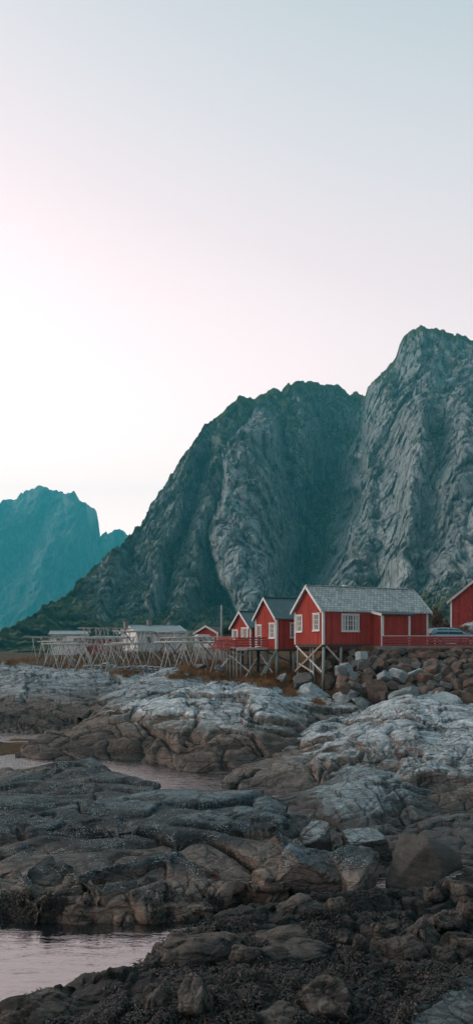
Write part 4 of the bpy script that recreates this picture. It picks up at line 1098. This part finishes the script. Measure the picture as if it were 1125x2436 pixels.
# long low white wall
b = MB(); p0, p1 = W(463, 1541, 84), W(536, 1541, 80)
b.prism([(p0.x, p0.y, 4.0), (p1.x, p1.y, 4.0), (p1.x + .1, p1.y + .3, 4.0), (p0.x + .1, p0.y + .3, 4.0)], (0, 0, 1.4)); wl = b.build('boundary_wall', m_concrete); 
b = MB(); b.prism([(p0.x, p0.y - .05, 5.402), (p1.x, p1.y - .05, 5.402), (p1.x + .15, p1.y + .35, 5.402), (p0.x + .15, p0.y + .35, 5.402)], (0, 0, .46)); b.build('white_band', m_white, wl)
tag(wl, 'long low wall with white upper band behind the racks', 'wall')

# white van half hidden in front of the garage
van = empty('white_van', W(485, 1530, 88), R(20), 'small white van standing beside the red garage', 'van')
body = loft([(-1.0, .70, .3, .95, .66), (-.9, .76, .25, 1.05, .70), (.5, .76, .25, 1.05, .70), (.75, .74, .28, .75, .68), (1.15, .68, .3, .66, .60)], 'body', m_white, van)
carpanel('windscreen', [(.74, -.55, .78), (.74, .55, .78), (.52, .52, 1.0), (.52, -.52, 1.0)], van, m_cglass, .03)
for x in (-.6, .75):
    for sg in (-1, 1):
        b = MB(); b.tube((x, sg * .58, .22), (x, sg * .78, .22), .22, .22, 14); b.build('wheel', m_tyre, van)

# ------------------------------------------------------------------ poles, wires
def pole(px, py0, py1, Y, r, label, lamp=False, name='utility_pole'):
    a, t = W(px, py1, Y), W(px, py0, Y)
    h = drop(a.x, a.y); a.z = h[0].z - .1 if h else a.z
    o = empty(name, (a.x, a.y, a.z), 0, label, 'pole')
    H = t.z - a.z
    b = MB(); b.tube((0, 0, -.3), (0, 0, H), r * 1.2, r * .85, 8); b.build('shaft', m_pole, o, smooth=True)
    if lamp:
        b = MB(); b.tube((0, 0, H), (0, 0, H + .12), .09, .05, 8); b.beam((-.02, 0, H - .02), (.32, -.05, H + .06), .05, .05); b.build('bracket', m_iron, o)
    else:
        b = MB(); b.beam((-.25, 0, H - .15), (.25, 0, H - .15), .06, .06); b.build('crossbar', m_pole, o)
    return o
pole(527, 1440, 1540, 78, .12, 'tall grey lamp pole standing in front of the red garage', True)

# ------------------------------------------------------------------ fish drying racks: trestles carrying long horizontal poles
def rack(label, px0, px1, py, Y0, Y1, n, seed, splay=1.0, npol=5, bars=0, wide=True):
    r = random.Random(seed)
    ym = (Y0 + Y1) / 2; zt = CAMZ - (py - HZ) / F * Y0
    x0, x1 = (px0 - CX) / F * Y0, (px1 - CX) / F * Y0
    g = drop((x0 + x1) / 2, ym); gz = g[0].z if g else zt - 3
    o = empty('fish_drying_rack', ((x0 + x1) / 2, ym, gz), 0, label, 'drying rack', 'wooden racks for drying fish')
    O = Vector(o.location)
    def L(v): return Vector(v) - O
    for i in range(n):
        xc = x0 + (x1 - x0) * (i + .5) / n + r.uniform(-.25, .25)
        for yc in ((Y0 + .25, Y1 - .25) if wide else (ym,)):
            for sg in (-1, 1):
                sp = splay * r.uniform(.65, 1.25)
                fx, fy = xc + sg * sp, yc + r.uniform(-.5, .5)
                h = drop(fx, fy, zt); fz = h[0].z if h else gz
                if zt - fz < .5: continue
                top = Vector((xc - sg * .16, yc + r.uniform(-.1, .1), zt + r.uniform(.0, .12)))
                b = MB(); b.tube(L((fx, fy, fz - .15)), L(top), r.uniform(.044, .060), r.uniform(.036, .048), 6)
                b.build('leg', m_silver if r.random() < .7 else m_pole, o, smooth=True)
        b = MB(); b.tube(L((xc, Y0 - .1, zt - .10)), L((xc + r.uniform(-.1, .1), Y1 + .1, zt - .10 + r.uniform(-.05, .05))), .055, .05, 6); b.build('crossbeam', m_silver, o, smooth=True)
    for k in range(npol):
        y = Y0 + (Y1 - Y0) * k / (npol - 1)
        b = MB(); xa = x0 - r.uniform(.1, .6)
        while xa < x1:                                   # poles lashed end to end
            xb = min(xa + r.uniform(4.5, 7), x1 + r.uniform(.1, .6))
            b.tube(L((xa, y + r.uniform(-.06, .06), zt + r.uniform(-.04, .06))), L((xb, y + r.uniform(-.06, .06), zt + r.uniform(-.04, .06))), .06, .045, 6)
            xa = xb - .3
        b.build('long_pole', m_silver if r.random() < .8 else m_wood, o, smooth=True)
    for k in range(bars):
        xc = x0 + (x1 - x0) * (k + .5) / bars; sg = r.choice((-1, 1))
        h = drop(xc + sg * 1.5, Y0 + .2, zt); fz = (h[0].z if h else gz)
        b = MB(); b.beam(L((xc, Y0 + .2, zt)), L((xc + sg * 1.5, Y0 + .2, (zt + fz) / 2 - .3)), .05, .08); b.build('brace', m_silver if r.random() < .6 else m_dkwood, o)
    return o
rack('front rack of silvery poles with long splayed legs standing on the rock shelf at left', 112, 288, 1533, 68, 72.5, 5, 1, 1.05, 6, 3)
rack('second rack in a higher row directly behind the front left rack', 168, 292, 1517, 76, 80, 5, 2, .9, 6, 3)
rack('tallest bare rack at the back with thin diagonal bracing before the mountain foot', 193, 298, 1494, 90, 93, 5, 3, .6, 4, 5)
rack('short sparse rack at the far left end beside the white shed', 70, 140, 1515, 84, 88, 3, 4, .55, 4, 1)
rack('wide rack in front of the long white house with crowded diagonal legs', 278, 455, 1502, 84, 89, 6, 5, .85, 6, 5)
rack('lower rack in the middle under the wide one by the stone wall', 276, 372, 1530, 72, 76, 3, 6, .95, 4, 2)
rack('middle rack with dark braces in front of the long low wall', 378, 532, 1527, 66.5, 71, 4, 7, 1.0, 5, 4)
rack('flat narrow rack reaching to the red deck from the garage', 458, 560, 1515, 77, 80, 4, 8, .75, 4, 2)
rack('small crowded rack between the wide rack and the garage', 385, 470, 1518, 79, 83, 3, 9, .8, 4, 2)
rack('thin low rack between the white shed and the red boathouse', 96, 210, 1526, 79, 82, 3, 10, .7, 3, 2)

# ------------------------------------------------------------------ dry stone wall
m_stone = rock_material('dry_stone', [(0, (.42, .44, .43)), (8, (.48, .50, .50))], 0, 8, fine=1.0, tintv=.1)
b_v = []; bmw = bmesh.new(); rr = random.Random(4)
for row in range(4):
    x = (196 - CX) / F * 74
    while x < (398 - CX) / F * 70:
        wdt = rr.uniform(.35, .8); t_ = (x - (196 - CX) / F * 74) / 9.0; y = 74.2 - 4.2 * t_
        h = drop(x + wdt / 2, y); z = (h[0].z if h else 3.2) + row * .21 - .05
        m4 = Matrix.Translation((x + wdt / 2, y + rr.uniform(-.08, .08) + row * .06, z + .12)) @ Matrix.Rotation(rr.uniform(-.12, .12), 4, 'Y') @ Matrix.Diagonal((wdt * .5, .3, .12 * rr.uniform(.85, 1.1), 1))
        r_ = bmesh.ops.create_icosphere(bmw, subdivisions=2, radius=1.18, matrix=m4)
        x += wdt * .96
me = bpy.data.meshes.new('dry_stone_wall'); bmw.to_mesh(me); bmw.free(); me.materials.append(m_stone)
o = bpy.data.objects.new('dry_stone_wall', me); COL.objects.link(o); tag(o, 'low dry stone wall of grey blocks below the drying racks', 'wall')

# ------------------------------------------------------------------ boulders
def boulder_mesh(name, seed, mat, nf=6, sub=4, rough=.05, cut=(.58, .85), block=True, sharp=26):
    """quarried block: three skewed pairs of faces, a few broken corners, then chips and roughness"""
    rg = np.random.default_rng(seed)
    bm = bmesh.new(); bmesh.ops.create_icosphere(bm, subdivisions=sub, radius=1.0)
    P = np.array([v.co for v in bm.verts])
    pl = []
    if block:
        q = np.linalg.qr(rg.normal(size=(3, 3)))[0]
        for k in range(3):
            for sg in (-1, 1):
                n = sg * q[k] + rg.normal(size=3) * .20; pl.append((n / np.linalg.norm(n), rg.uniform(.48, .72)))
    for _ in range(nf):
        n = rg.normal(size=3); n /= np.linalg.norm(n); pl.append((n, rg.uniform(*cut)))
    # project every vertex along its own ray onto the polyhedron, blended with the sphere for slightly worn edges
    dirs = P / np.linalg.norm(P, axis=1, keepdims=True)
    t = np.full(len(P), 1.0)
    for n, dd in pl:
        c = dirs @ n
        t = np.where(c > 1e-3, np.minimum(t, dd / np.maximum(c, 1e-3)), t)
    P = dirs * t[:, None]
    N = dirs
    f1, f2, cid, fac = worley(P * 1.7 + seed, seed, True)
    P = P + N * (fbm(P * 1.8 + seed, 4, .5, seed) * rough * 1.5 + fac * rough * 2.2 - np.exp(-(f2 - f1) / .05) * rough * .6 + fbm(P * 7 + seed, 3, .5, seed) * rough * .5)[:, None]
    for v, p in zip(bm.verts, P): v.co = p
    me = bpy.data.meshes.new(name); bm.to_mesh(me); bm.free()
    at = me.attributes.new('tint', 'FLOAT', 'POINT'); at.data.foreach_set('value', np.clip(cid, .2, .8).astype(np.float32))
    me.polygons.foreach_set('use_smooth', [True] * len(me.polygons))
    me.set_sharp_from_angle(angle=R(sharp))
    me.materials.append(mat)
    return me
def boulder_material(name, a, b_, c_, green=.0):
    m, t, b = new_mat(name)
    o = t.obj(); oi = t.node('ShaderNodeObjectInfo').outputs['Random']
    v = t.node('ShaderNodeVectorMath', operation='ADD'); t.put(v.inputs[0], o)
    cx3 = t.node('ShaderNodeCombineXYZ'); t.put(cx3.inputs[0], t.math('MULTIPLY', oi, 40.0)); t.put(v.inputs[1], cx3.outputs[0]); v = v.outputs[0]
    n = t.noise(v, 1.6, 8, .66, .4); f = t.noise(v, 9, 6, .72); st = t.noise(t.map(v, rot=(20, 30, 0), scale=(.5, .8, 4)), 2.4, 6, .65, .5)
    c = t.mix(t.range(n, .36, .64), a, b_); c = t.mix(t.math('MULTIPLY', t.range(st, .5, .66), .6), c, c_)
    k = t.math('MULTIPLY', t.range(f, .25, .75, .68, 1.32), t.range(oi, 0, 1, .72, 1.25))
    kc = t.node('ShaderNodeCombineColor')
    for i in range(3): t.l.new(k, kc.inputs[i])
    c = t.mix(1.0, c, kc.outputs[0], 'MULTIPLY')
    t.put(b.inputs['Base Color'], c); b.inputs['Roughness'].default_value = .82; b.inputs['Specular IOR Level'].default_value = .25
    t.put(b.inputs['Normal'], t.bump(t.math('ADD', n, t.math('ADD', t.math('MULTIPLY', f, .35), st)), .8, .06))
    return m
mb_brown = boulder_material('brown_quarry_stone', (.115, .080, .062), (.17, .125, .102), (.075, .05, .04))
mb_red = boulder_material('reddish_quarry_stone', (.14, .083, .060), (.19, .125, .096), (.085, .052, .038))
mb_grey = boulder_material('grey_quarry_stone', (.105, .098, .09), (.17, .165, .155), (.07, .063, .057))
mb_pale = boulder_material('pale_blue_grey_stone', (.22, .26, .265), (.33, .38, .385), (.14, .125, .11))
MATS = {'brown': mb_brown, 'reddish': mb_red, 'grey': mb_grey, 'pale blue grey': mb_pale}
BM = {k: [boulder_mesh('boulder', 100 * i + j, m, 5, 4, .055, (.60, .85)) for j in range(7)] for i, (k, m) in enumerate(MATS.items())}
def put_boulder(px, py, wpx, hpx, Y, colr, seed, label, group=None, deep=1.0, rz=None, name='boulder', mesh=None):
    r = random.Random(seed)
    me = mesh or r.choice(BM[colr])
    o = bpy.data.objects.new(name, me); COL.objects.link(o)
    c = W(px, py, Y); s = Y / F
    o.location = c
    o.rotation_euler = (r.uniform(-.35, .35), r.uniform(-.35, .35), r.uniform(0, 6.28)) if rz is None else (0, 0, rz)
    k = .66
    o.scale = (wpx * s * k, (wpx + hpx) * .5 * s * k * deep, hpx * s * k)
    tag(o, label, 'boulder', group)
    return o
# the riprap bank below the fence: placed row by row up the slope
rb_ = random.Random(21); SPEC = []
ROWS = [(1668, 46.6, 940, 1150, 38), (1653, 47.0, 880, 1150, 37), (1636, 47.8, 800, 1150, 36), (1618, 48.8, 792, 1150, 36), (1603, 49.7, 785, 1150, 33), (1589, 50.7, 745, 1150, 31), (1577, 51.6, 740, 1150, 28), (1566, 52.4, 790, 1150, 26), (1556, 53.0, 822, 1150, 24)]
for ri, (py_, Y_, xa, xb, sz) in enumerate(ROWS):
    x = xa + rb_.uniform(0, 12)
    while x < xb:
        wv = sz * .90 * rb_.uniform(.75, 1.35) * (1.18 if x > 1040 else 1.0)
        SPEC.append((ri, x + wv / 2, py_ + rb_.uniform(-4, 4), wv * 1.12, wv * rb_.uniform(.66, .92), Y_ + rb_.uniform(-.3, .3) + (4.2 if x < 800 and py_ < 1600 else 1.2 if x < 830 and py_ < 1600 else 0), rb_.random()))
        x += wv * .90
PALES = [(820, 1592, 30, 30), (841, 1609, 22, 20), (859, 1560, 26, 24), (948, 1609, 46, 26), (992, 1603, 48, 22), (912, 1611, 34, 28), (812, 1597, 26, 26)]
for q, (px_, py_, wp, hp) in enumerate(PALES):
    Yq = np.interp(py_, [1556, 1603, 1640], [52.4, 49.0, 47.2])
    put_boulder(px_, py_, wp * 1.1, hp * 1.1, Yq, 'pale blue grey', 900 + q,
                ['rounded pale boulder beside the rear stilt of the largest house', 'small pale block wedged low between brown boulders near the stilts', 'pale boulder high in the bank below the kerb end', 'flat topped pale blue boulder midway along the boulder bank',
                 'wide dark teal slab boulder right of the flat topped pale one', 'teal grey boulder with dark underside left of the flat topped pale one', 'grey block leaning on the rear stilt of the largest house'][q], 'boulders of the bank below the fence')
where = lambda x: 'under the largest house' if x < 800 else 'below the porch' if x < 925 else 'left of the parked car' if x < 1015 else 'below the parked car'
rown = ['lowest row', 'second row', 'third row', 'fourth row', 'middle row', 'sixth row', 'seventh row', 'eighth row', 'top row']
for i, (ri, x, y, wv, hv, Y_, u) in enumerate(SPEC):
    if any(abs(x - p[0]) < p[2] * .45 and abs(y - p[1]) < p[3] * .45 for p in PALES): continue
    colr = 'brown' if u < .56 else 'reddish' if u < .70 else 'grey'
    size = 'small' if wv < 26 else 'large' if wv > 44 else 'medium'
    shape = 'flat' if hv / wv < .66 else 'blocky' if hv / wv > .76 else 'angular'
    put_boulder(x, y, wv, hv, Y_, colr, 300 + i, f'{size} {shape} {colr} boulder in the {rown[ri]} of the bank {where(x)}', 'boulders of the bank below the fence')
# pale slabs and blocks between the bank and the shore rocks
for q, (px_, py_, wp, hp, Y_, cl, lb) in enumerate([
    (742, 1652, 78, 44, 50.0, 'pale blue grey', 'big pale faceted boulder below the front stilt of the largest house'),
    (766, 1693, 34, 30, 47.2, 'pale blue grey', 'small pale block lying on the brown slope under the faceted boulder'),
    (725, 1618, 58, 34, 52.2, 'grey', 'rounded grey boulder behind the grass at the front stilt'),
    (786, 1624, 42, 36, 54.0, 'brown', 'round brown boulder just behind the front stilt'),
    (826, 1655, 60, 34, 48.6, 'pale blue grey', 'long pale slanted boulder at the foot of the boulder bank'),
    (862, 1672, 50, 26, 47.6, 'pale blue grey', 'flat pale ledge boulder beside the upright brown block'),
    (896, 1650, 34, 62, 47.4, 'brown', 'upright pointed brown block at the foot of the boulder bank'),
    (962, 1660, 84, 44, 46.2, 'pale blue grey', 'large smooth pale dome boulder below the bank'),
    (1040, 1676, 104, 42, 46.0, 'pale blue grey', 'broad smooth pale slab boulder right of the pale dome'),
    (672, 1612, 22, 18, 56.5, 'pale blue grey', 'pointed pale stone in the grass by the braces of the middle house'),
    (520, 1590, 30, 16, 62, 'pale blue grey', 'pale stone in the grass left of the deck stilts'), (475, 1586, 40, 14, 63.0, 'grey', 'flat grey stone in the grass below the middle rack'),
    (690, 1694, 66, 28, 47.5, 'pale blue grey', 'flat pale ledge block over the dark cleft')]):
    put_boulder(px_, py_, wp, hp, Y_, cl, 700 + q, lb, None, 1.1)
# shore boulders in the foreground
def big_boulder(label, px, py, wpx, hpx, Y, mat, seed, nf, deep, rot, sub=5, rough=.045, cut=(.62, .88), block=True):
    me = boulder_mesh('boulder', seed, mat, nf, sub, rough, cut, block, 40)
    o = put_boulder(px, py, wpx, hpx, Y, None, seed, label, None, deep, 0, mesh=me)
    o.rotation_euler = rot
    return o
mb_dark = boulder_material('dark_smooth_boulder', (.066, .060, .053), (.100, .092, .082), (.040, .037, .034))
big_boulder('large smooth dark grey brown boulder with a slanted top near the right edge', 990, 2058, 172, 122, 18.0, mb_dark, 818, 14, .95, (.1, .16, .3), rough=.03, cut=(.52, .74), block=False)
big_boulder('angular twin faced boulder with a white barnacle band and a dark cleft', 738, 2084, 176, 128, 17.9, m_bould, 823, 4, .9, (0, .1, .5))
big_boulder('right hand block of the cracked barnacle banded rock', 842, 2088, 140, 112, 17.8, m_bould, 829, 4, .9, (.1, -.1, 1.1))
big_boulder('low dark rounded boulder behind the twin faced one', 868, 2016, 140, 78, 19.6, m_dome, 835, 5, .9, (0, .15, .2))
big_boulder('dark low block wedged between the whaleback rock and the twin faced boulder', 640, 2092, 70, 52, 17.6, m_bould, 842, 5, 1.2, (0, .1, .4))
big_boulder('dark block behind the twin faced boulder', 752, 2006, 90, 84, 20.0, m_dome, 839, 5, .9, (0, .1, .9))
# barnacled stones lying in the weed, nearest the camera
STONE = [(-.3, (.008, .007, .006)), (.05, (.03, .024, .02)), (.3, (.070, .056, .046)), (.8, (.112, .096, .080)), (1.4, (.15, .14, .13))]
mb_shore = rock_material('barnacled_stone', STONE, -.4, 1.5, (0, 20, 20), 2.2, .35, weed=.50, streak=.25, tintv=.2)
SH = [boulder_mesh('shore_stone', 1500 + j, mb_shore, 6, 5, .10, (.6, .85), j % 3 == 0, 50) for j in range(7)]
for q, (x, y, wp, hp, lb) in enumerate([
    (711, 2156, 100, 38, 'low barnacled stone in front of the twin faced boulder'), (801, 2163, 48, 44, 'small upright stone below the cleft of the banded rock'),
    (1034, 2126, 54, 38, 'grey stone touching the right foot of the large smooth boulder'), (1062, 2102, 36, 34, 'small pointed stone behind the grey one at the smooth boulder'),
    (1094, 2128, 72, 60, 'cracked pale brown stone at the right edge beside the smooth boulder'), (1114, 2164, 50, 50, 'stone at the right edge below the cracked pale one'),
    (1067, 2193, 84, 54, 'broad hump backed stone below the smooth boulder'), (1002, 2218, 62, 58, 'round knobbly stone left of the hump backed one'),
    (961, 2264, 84, 58, 'large tilted stone in the weed of the right foreground'), (899, 2218, 38, 44, 'narrow upright stone among black weed'), (934, 2214, 40, 36, 'brown stone half covered by weed beside the narrow one'),
    (906, 2249, 40, 34, 'small dark stone above the tilted one'), (856, 2251, 36, 48, 'tall thin stone slab standing in the weed'), (821, 2236, 36, 34, 'small pale brown stone left of the thin slab'),
    (665, 2239, 156, 48, 'long whale shaped stone on the weedy slope'), (688, 2266, 158, 34, 'flat pale topped stone in front of the whale shaped one'), (585, 2269, 66, 42, 'rounded stone at the left end of the flat pale topped one'),
    (572, 2238, 46, 36, 'small stone above the left end of the whale shaped one'), (1102, 2249, 86, 48, 'wide stone at the right edge above the bottom ledge'), (1054, 2274, 60, 34, 'low stone left of the wide right edge one'),
    (781, 2380, 146, 110, 'big barnacled boulder in the black weed at the bottom'), (916, 2390, 46, 44, 'small pale stone right of the big bottom boulder'), (655, 2432, 136, 56, 'pale teal speckled stone cut by the bottom edge'),
    (469, 2254, 168, 62, 'smooth rounded stone at the pool shore'), (432, 2278, 64, 36, 'small wedge stone in front of the smooth rounded one'), (392, 2268, 56, 42, 'cracked stone at the water edge of the pool'), (362, 2290, 44, 30, 'outermost small stone in the pool'),
    (464, 2378, 84, 116, 'tall pale brown stone in the bottom ledge'), (376, 2384, 70, 70, 'weedy stone left of the tall pale brown one'), (82, 2408, 160, 70, 'brown smooth hump in the bottom left corner')]):
    h = shoot(x, min(y + hp * .3, 2434))
    Y_ = h[0].y if h else 12.0
    r = random.Random(q)
    put_boulder(x, y + hp * .06, wp * 1.0, hp * 1.05, Y_ + .12, None, 1600 + q, lb, None, 1.0, r.uniform(-.4, .4), 'shore_stone', SH[q % 7])
# ------------------------------------------------------------------ dry grass (uncountable) around the stilts, racks and kerb
bpy.context.view_layer.update(); DG = bpy.context.evaluated_depsgraph_get()
m_grass, t, b = new_mat('dry_autumn_grass')
n = t.noise(t.pos(), .9, 4, .6); n2 = t.noise(t.pos(), 14, 2, .5)
c = t.ramp(n, [(.32, (.085, .075, .028)), (.46, (.24, .125, .055)), (.6, (.38, .195, .095)), (.72, (.44, .27, .15))])
c = t.mix(t.range(n2, .35, .65, 0, .5), c, (.13, .065, .03))
t.put(b.inputs['Base Color'], c); b.inputs['Roughness'].default_value = .9; b.inputs['Specular IOR Level'].default_value = .1
gr_ = random.Random(5); gv, gf = [], []
def blade(p, h, lean, wd):
    a = gr_.uniform(0, 6.28); dx, dy = math.cos(a), math.sin(a); la = gr_.uniform(0, 6.28); lx, ly = math.cos(la) * lean, math.sin(la) * lean
    n0 = len(gv)
    for k, s in ((0, 1), (.5, .75), (1, .12)):
        q = (p[0] + lx * k * k * h, p[1] + ly * k * k * h, p[2] - .03 + h * k * (1 - .25 * lean * k))
        gv.append((q[0] - dx * wd * s, q[1] - dy * wd * s, q[2])); gv.append((q[0] + dx * wd * s, q[1] + dy * wd * s, q[2]))
    gf.append((n0, n0 + 1, n0 + 3, n0 + 2)); gf.append((n0 + 2, n0 + 3, n0 + 5, n0 + 4))
for (cx, cy, rx, ry, nt, hh) in [(676, 1606, 36, 20, 190, .60), (716, 1624, 22, 14, 90, .45), (600, 1618, 56, 9, 130, .28), (520, 1606, 44, 14, 190, .50), (470, 1592, 46, 16, 150, .45), (560, 1606, 30, 10, 80, .4),
                               (100, 1560, 70, 12, 190, .45), (230, 1562, 130, 16, 330, .55), (380, 1562, 90, 16, 220, .55), (300, 1600, 40, 10, 90, .4), (950, 1549, 110, 5, 150, .30), (1080, 1548, 50, 5, 60, .3), (875, 1546, 26, 7, 50, .4),
                               (1085, 1497, 26, 8, 60, .35), (640, 1628, 22, 8, 60, .35), (690, 1645, 16, 14, 50, .3), (500, 1580, 60, 10, 120, .5), (30, 1575, 40, 8, 70, .35), (760, 1668, 20, 10, 30, .2), (160, 1585, 60, 6, 60, .3), (420, 1612, 26, 5, 40, .3)]:
    for _ in range(nt):
        u, v = gr_.gauss(0, .5), gr_.gauss(0, .5)
        h = shoot(cx + u * rx, cy + v * ry)
        if not h or h[0].y > 140 or h[0].y < 40: continue
        for _k in range(22):
            x, y = h[0].x + gr_.gauss(0, .16), h[0].y + gr_.gauss(0, .16)
            blade((x, y, h[0].z), hh * gr_.uniform(.5, 1.25), gr_.uniform(.1, .8), gr_.uniform(.010, .022))
tag(quad_mesh('dry_grass', np.array(gv), np.array(gf), m_grass, None, False), 'orange brown dry grass in tufts around stilts and racks', 'grass', kind='stuff')

# ------------------------------------------------------------------ seaweed mats on the nearest rocks (uncountable)
m_sea, t, b = new_mat('black_brown_seaweed')
n = t.noise(t.pos(), 5, 4, .6)
t.put(b.inputs['Base Color'], t.ramp(n, [(.35, (.006, .005, .004)), (.55, (.016, .011, .007)), (.72, (.045, .024, .012))]))
b.inputs['Roughness'].default_value = .45; b.inputs['Specular IOR Level'].default_value = .4
sv, sf = [], []; sr = random.Random(9)
pts = []
for _ in range(16000):
    x, y = sr.uniform(-20, 1145), sr.uniform(2125, 2436)
    pts.append((x, y))
mask = fbm(np.array([(x / 95, y / 60, 0) for x, y in pts]), 4, .6, 44)
for (x, y), mk in zip(pts, mask):
    lim = .02 if y < 2290 else -.10
    if mk < lim or (x > 940 and y > 2450 - (x - 940) * .72): continue
    h = shoot(x, y)
    if not h or h[0].y > 18.5 or h[0].z < -.1 or h[0].z > 1.2: continue
    p, nn = h
    tx = Vector((sr.uniform(-1, 1), sr.uniform(-1.2, .4), 0)); tx = (tx - nn * tx.dot(nn)).normalized(); ty = nn.cross(tx)
    for _k in range(4):
        a = sr.uniform(-1.4, 1.4); d1 = tx * math.cos(a) + ty * math.sin(a); sd_ = nn.cross(d1)
        L_ = sr.uniform(.05, .15); wd = sr.uniform(.006, .016); lift = sr.uniform(.01, .05); o0 = p + tx * sr.uniform(-.07, .07) + ty * sr.uniform(-.07, .07)
        n0 = len(sv)
        for k, z_ in ((0, .0), (.4, 1.0), (.75, .9), (1, .25)):
            q = o0 + d1 * L_ * k + nn * (lift * z_ + .004); w2 = wd * (1 - .6 * k) * sr.uniform(.7, 1.4)
            sv.append(tuple(q - sd_ * w2)); sv.append(tuple(q + sd_ * w2))
        for k in range(3): sf.append((n0 + 2 * k, n0 + 2 * k + 1, n0 + 2 * k + 3, n0 + 2 * k + 2))
tag(quad_mesh('seaweed', np.array(sv), np.array(sf), m_sea, None, False), 'black brown seaweed hanging over the rocks of the near shore', 'seaweed', kind='stuff')

# ------------------------------------------------------------------ bushes
def leaf_mat(name, a, b_):
    m, t, b = new_mat(name); n = t.noise(t.pos(), 2.5, 4, .6)
    t.put(b.inputs['Base Color'], t.mix(t.range(n, .35, .65), a, b_)); b.inputs['Roughness'].default_value = .8; b.inputs['Specular IOR Level'].default_value = .15
    return m
m_leaf_r = leaf_mat('russet_leaves', (.085, .040, .022), (.14, .075, .035)); m_leaf_g = leaf_mat('dark_green_leaves', (.020, .032, .014), (.045, .055, .022)); m_stem = plain('bush_stem', (.06, .045, .035), .9)
def bush(px, py, wpx, hpx, Y, mat, label, seed, n=900):
    r = random.Random(seed); c = W(px, py, Y); s = Y / F; rx, rz = wpx * s / 2, hpx * s / 2
    h = drop(c.x, c.y); gz = min(h[0].z if h else c.z - rz, c.z - rz * .6)
    o = empty('bush', (c.x, c.y, gz), 0, label, 'bush')
    b = MB()
    for k in range(6):
        a = r.uniform(0, 6.28); b.tube((0, 0, -.1), (math.cos(a) * rx * .6, math.sin(a) * rx * .6, (c.z - gz) + r.uniform(-.2, .6) * rz), .05, .015, 5)
    b.build('stem', m_stem, o)
    cl = [(r.gauss(0, .42), r.gauss(0, .42), r.gauss(0, .40), r.uniform(.22, .45)) for _ in range(14)]
    vs, fs = [], []
    for _ in range(n):
        k = r.choice(cl); q = Vector(((k[0] + r.gauss(0, k[3] * .5)) * rx, (k[1] + r.gauss(0, k[3] * .5)) * rx, (k[2] + r.gauss(0, k[3] * .5)) * rz + c.z - gz))
        if q.z < .02: continue
        u = Vector((r.gauss(0, 1), r.gauss(0, 1), r.gauss(0, 1))).normalized(); v = u.orthogonal().normalized(); z = r.uniform(.05, .10); n0 = len(vs)
        vs += [q - u * z, q + v * z * .5, q + u * z, q - v * z * .5]; fs.append((n0, n0 + 1, n0 + 2, n0 + 3))
    f = quad_mesh('foliage', np.array([tuple(v) for v in vs]), np.array(fs), mat, None, False); f.parent = o
bush(1038, 1478, 44, 56, 71, m_leaf_r, 'tall russet bush between the largest house and the barn', 1, 2400)
bush(1058, 1490, 26, 34, 69, m_leaf_r, 'lower russet bush at the corner of the barn', 2, 1200)
bush(540, 1500, 26, 26, 80, m_leaf_g, 'dark green bush beside the lamp pole', 3, 1200)
bush(1024, 1462, 40, 40, 84, m_leaf_g, 'dark green bush behind the roof end of the largest house', 4, 1500)
a, c = W(800, 1412, 90), W(1200, 1380, 84); b = MB(); N_ = 14
pp = [a.lerp(c, i / N_) - Vector((0, 0, .9 * 4 * (i / N_) * (1 - i / N_))) for i in range(N_ + 1)]
for i in range(N_): b.tube(pp[i], pp[i + 1], .02, .02, 5)
tag(b.build('power_cable', m_iron), 'thin dark power cable strung above the largest house toward the barn', 'cable')
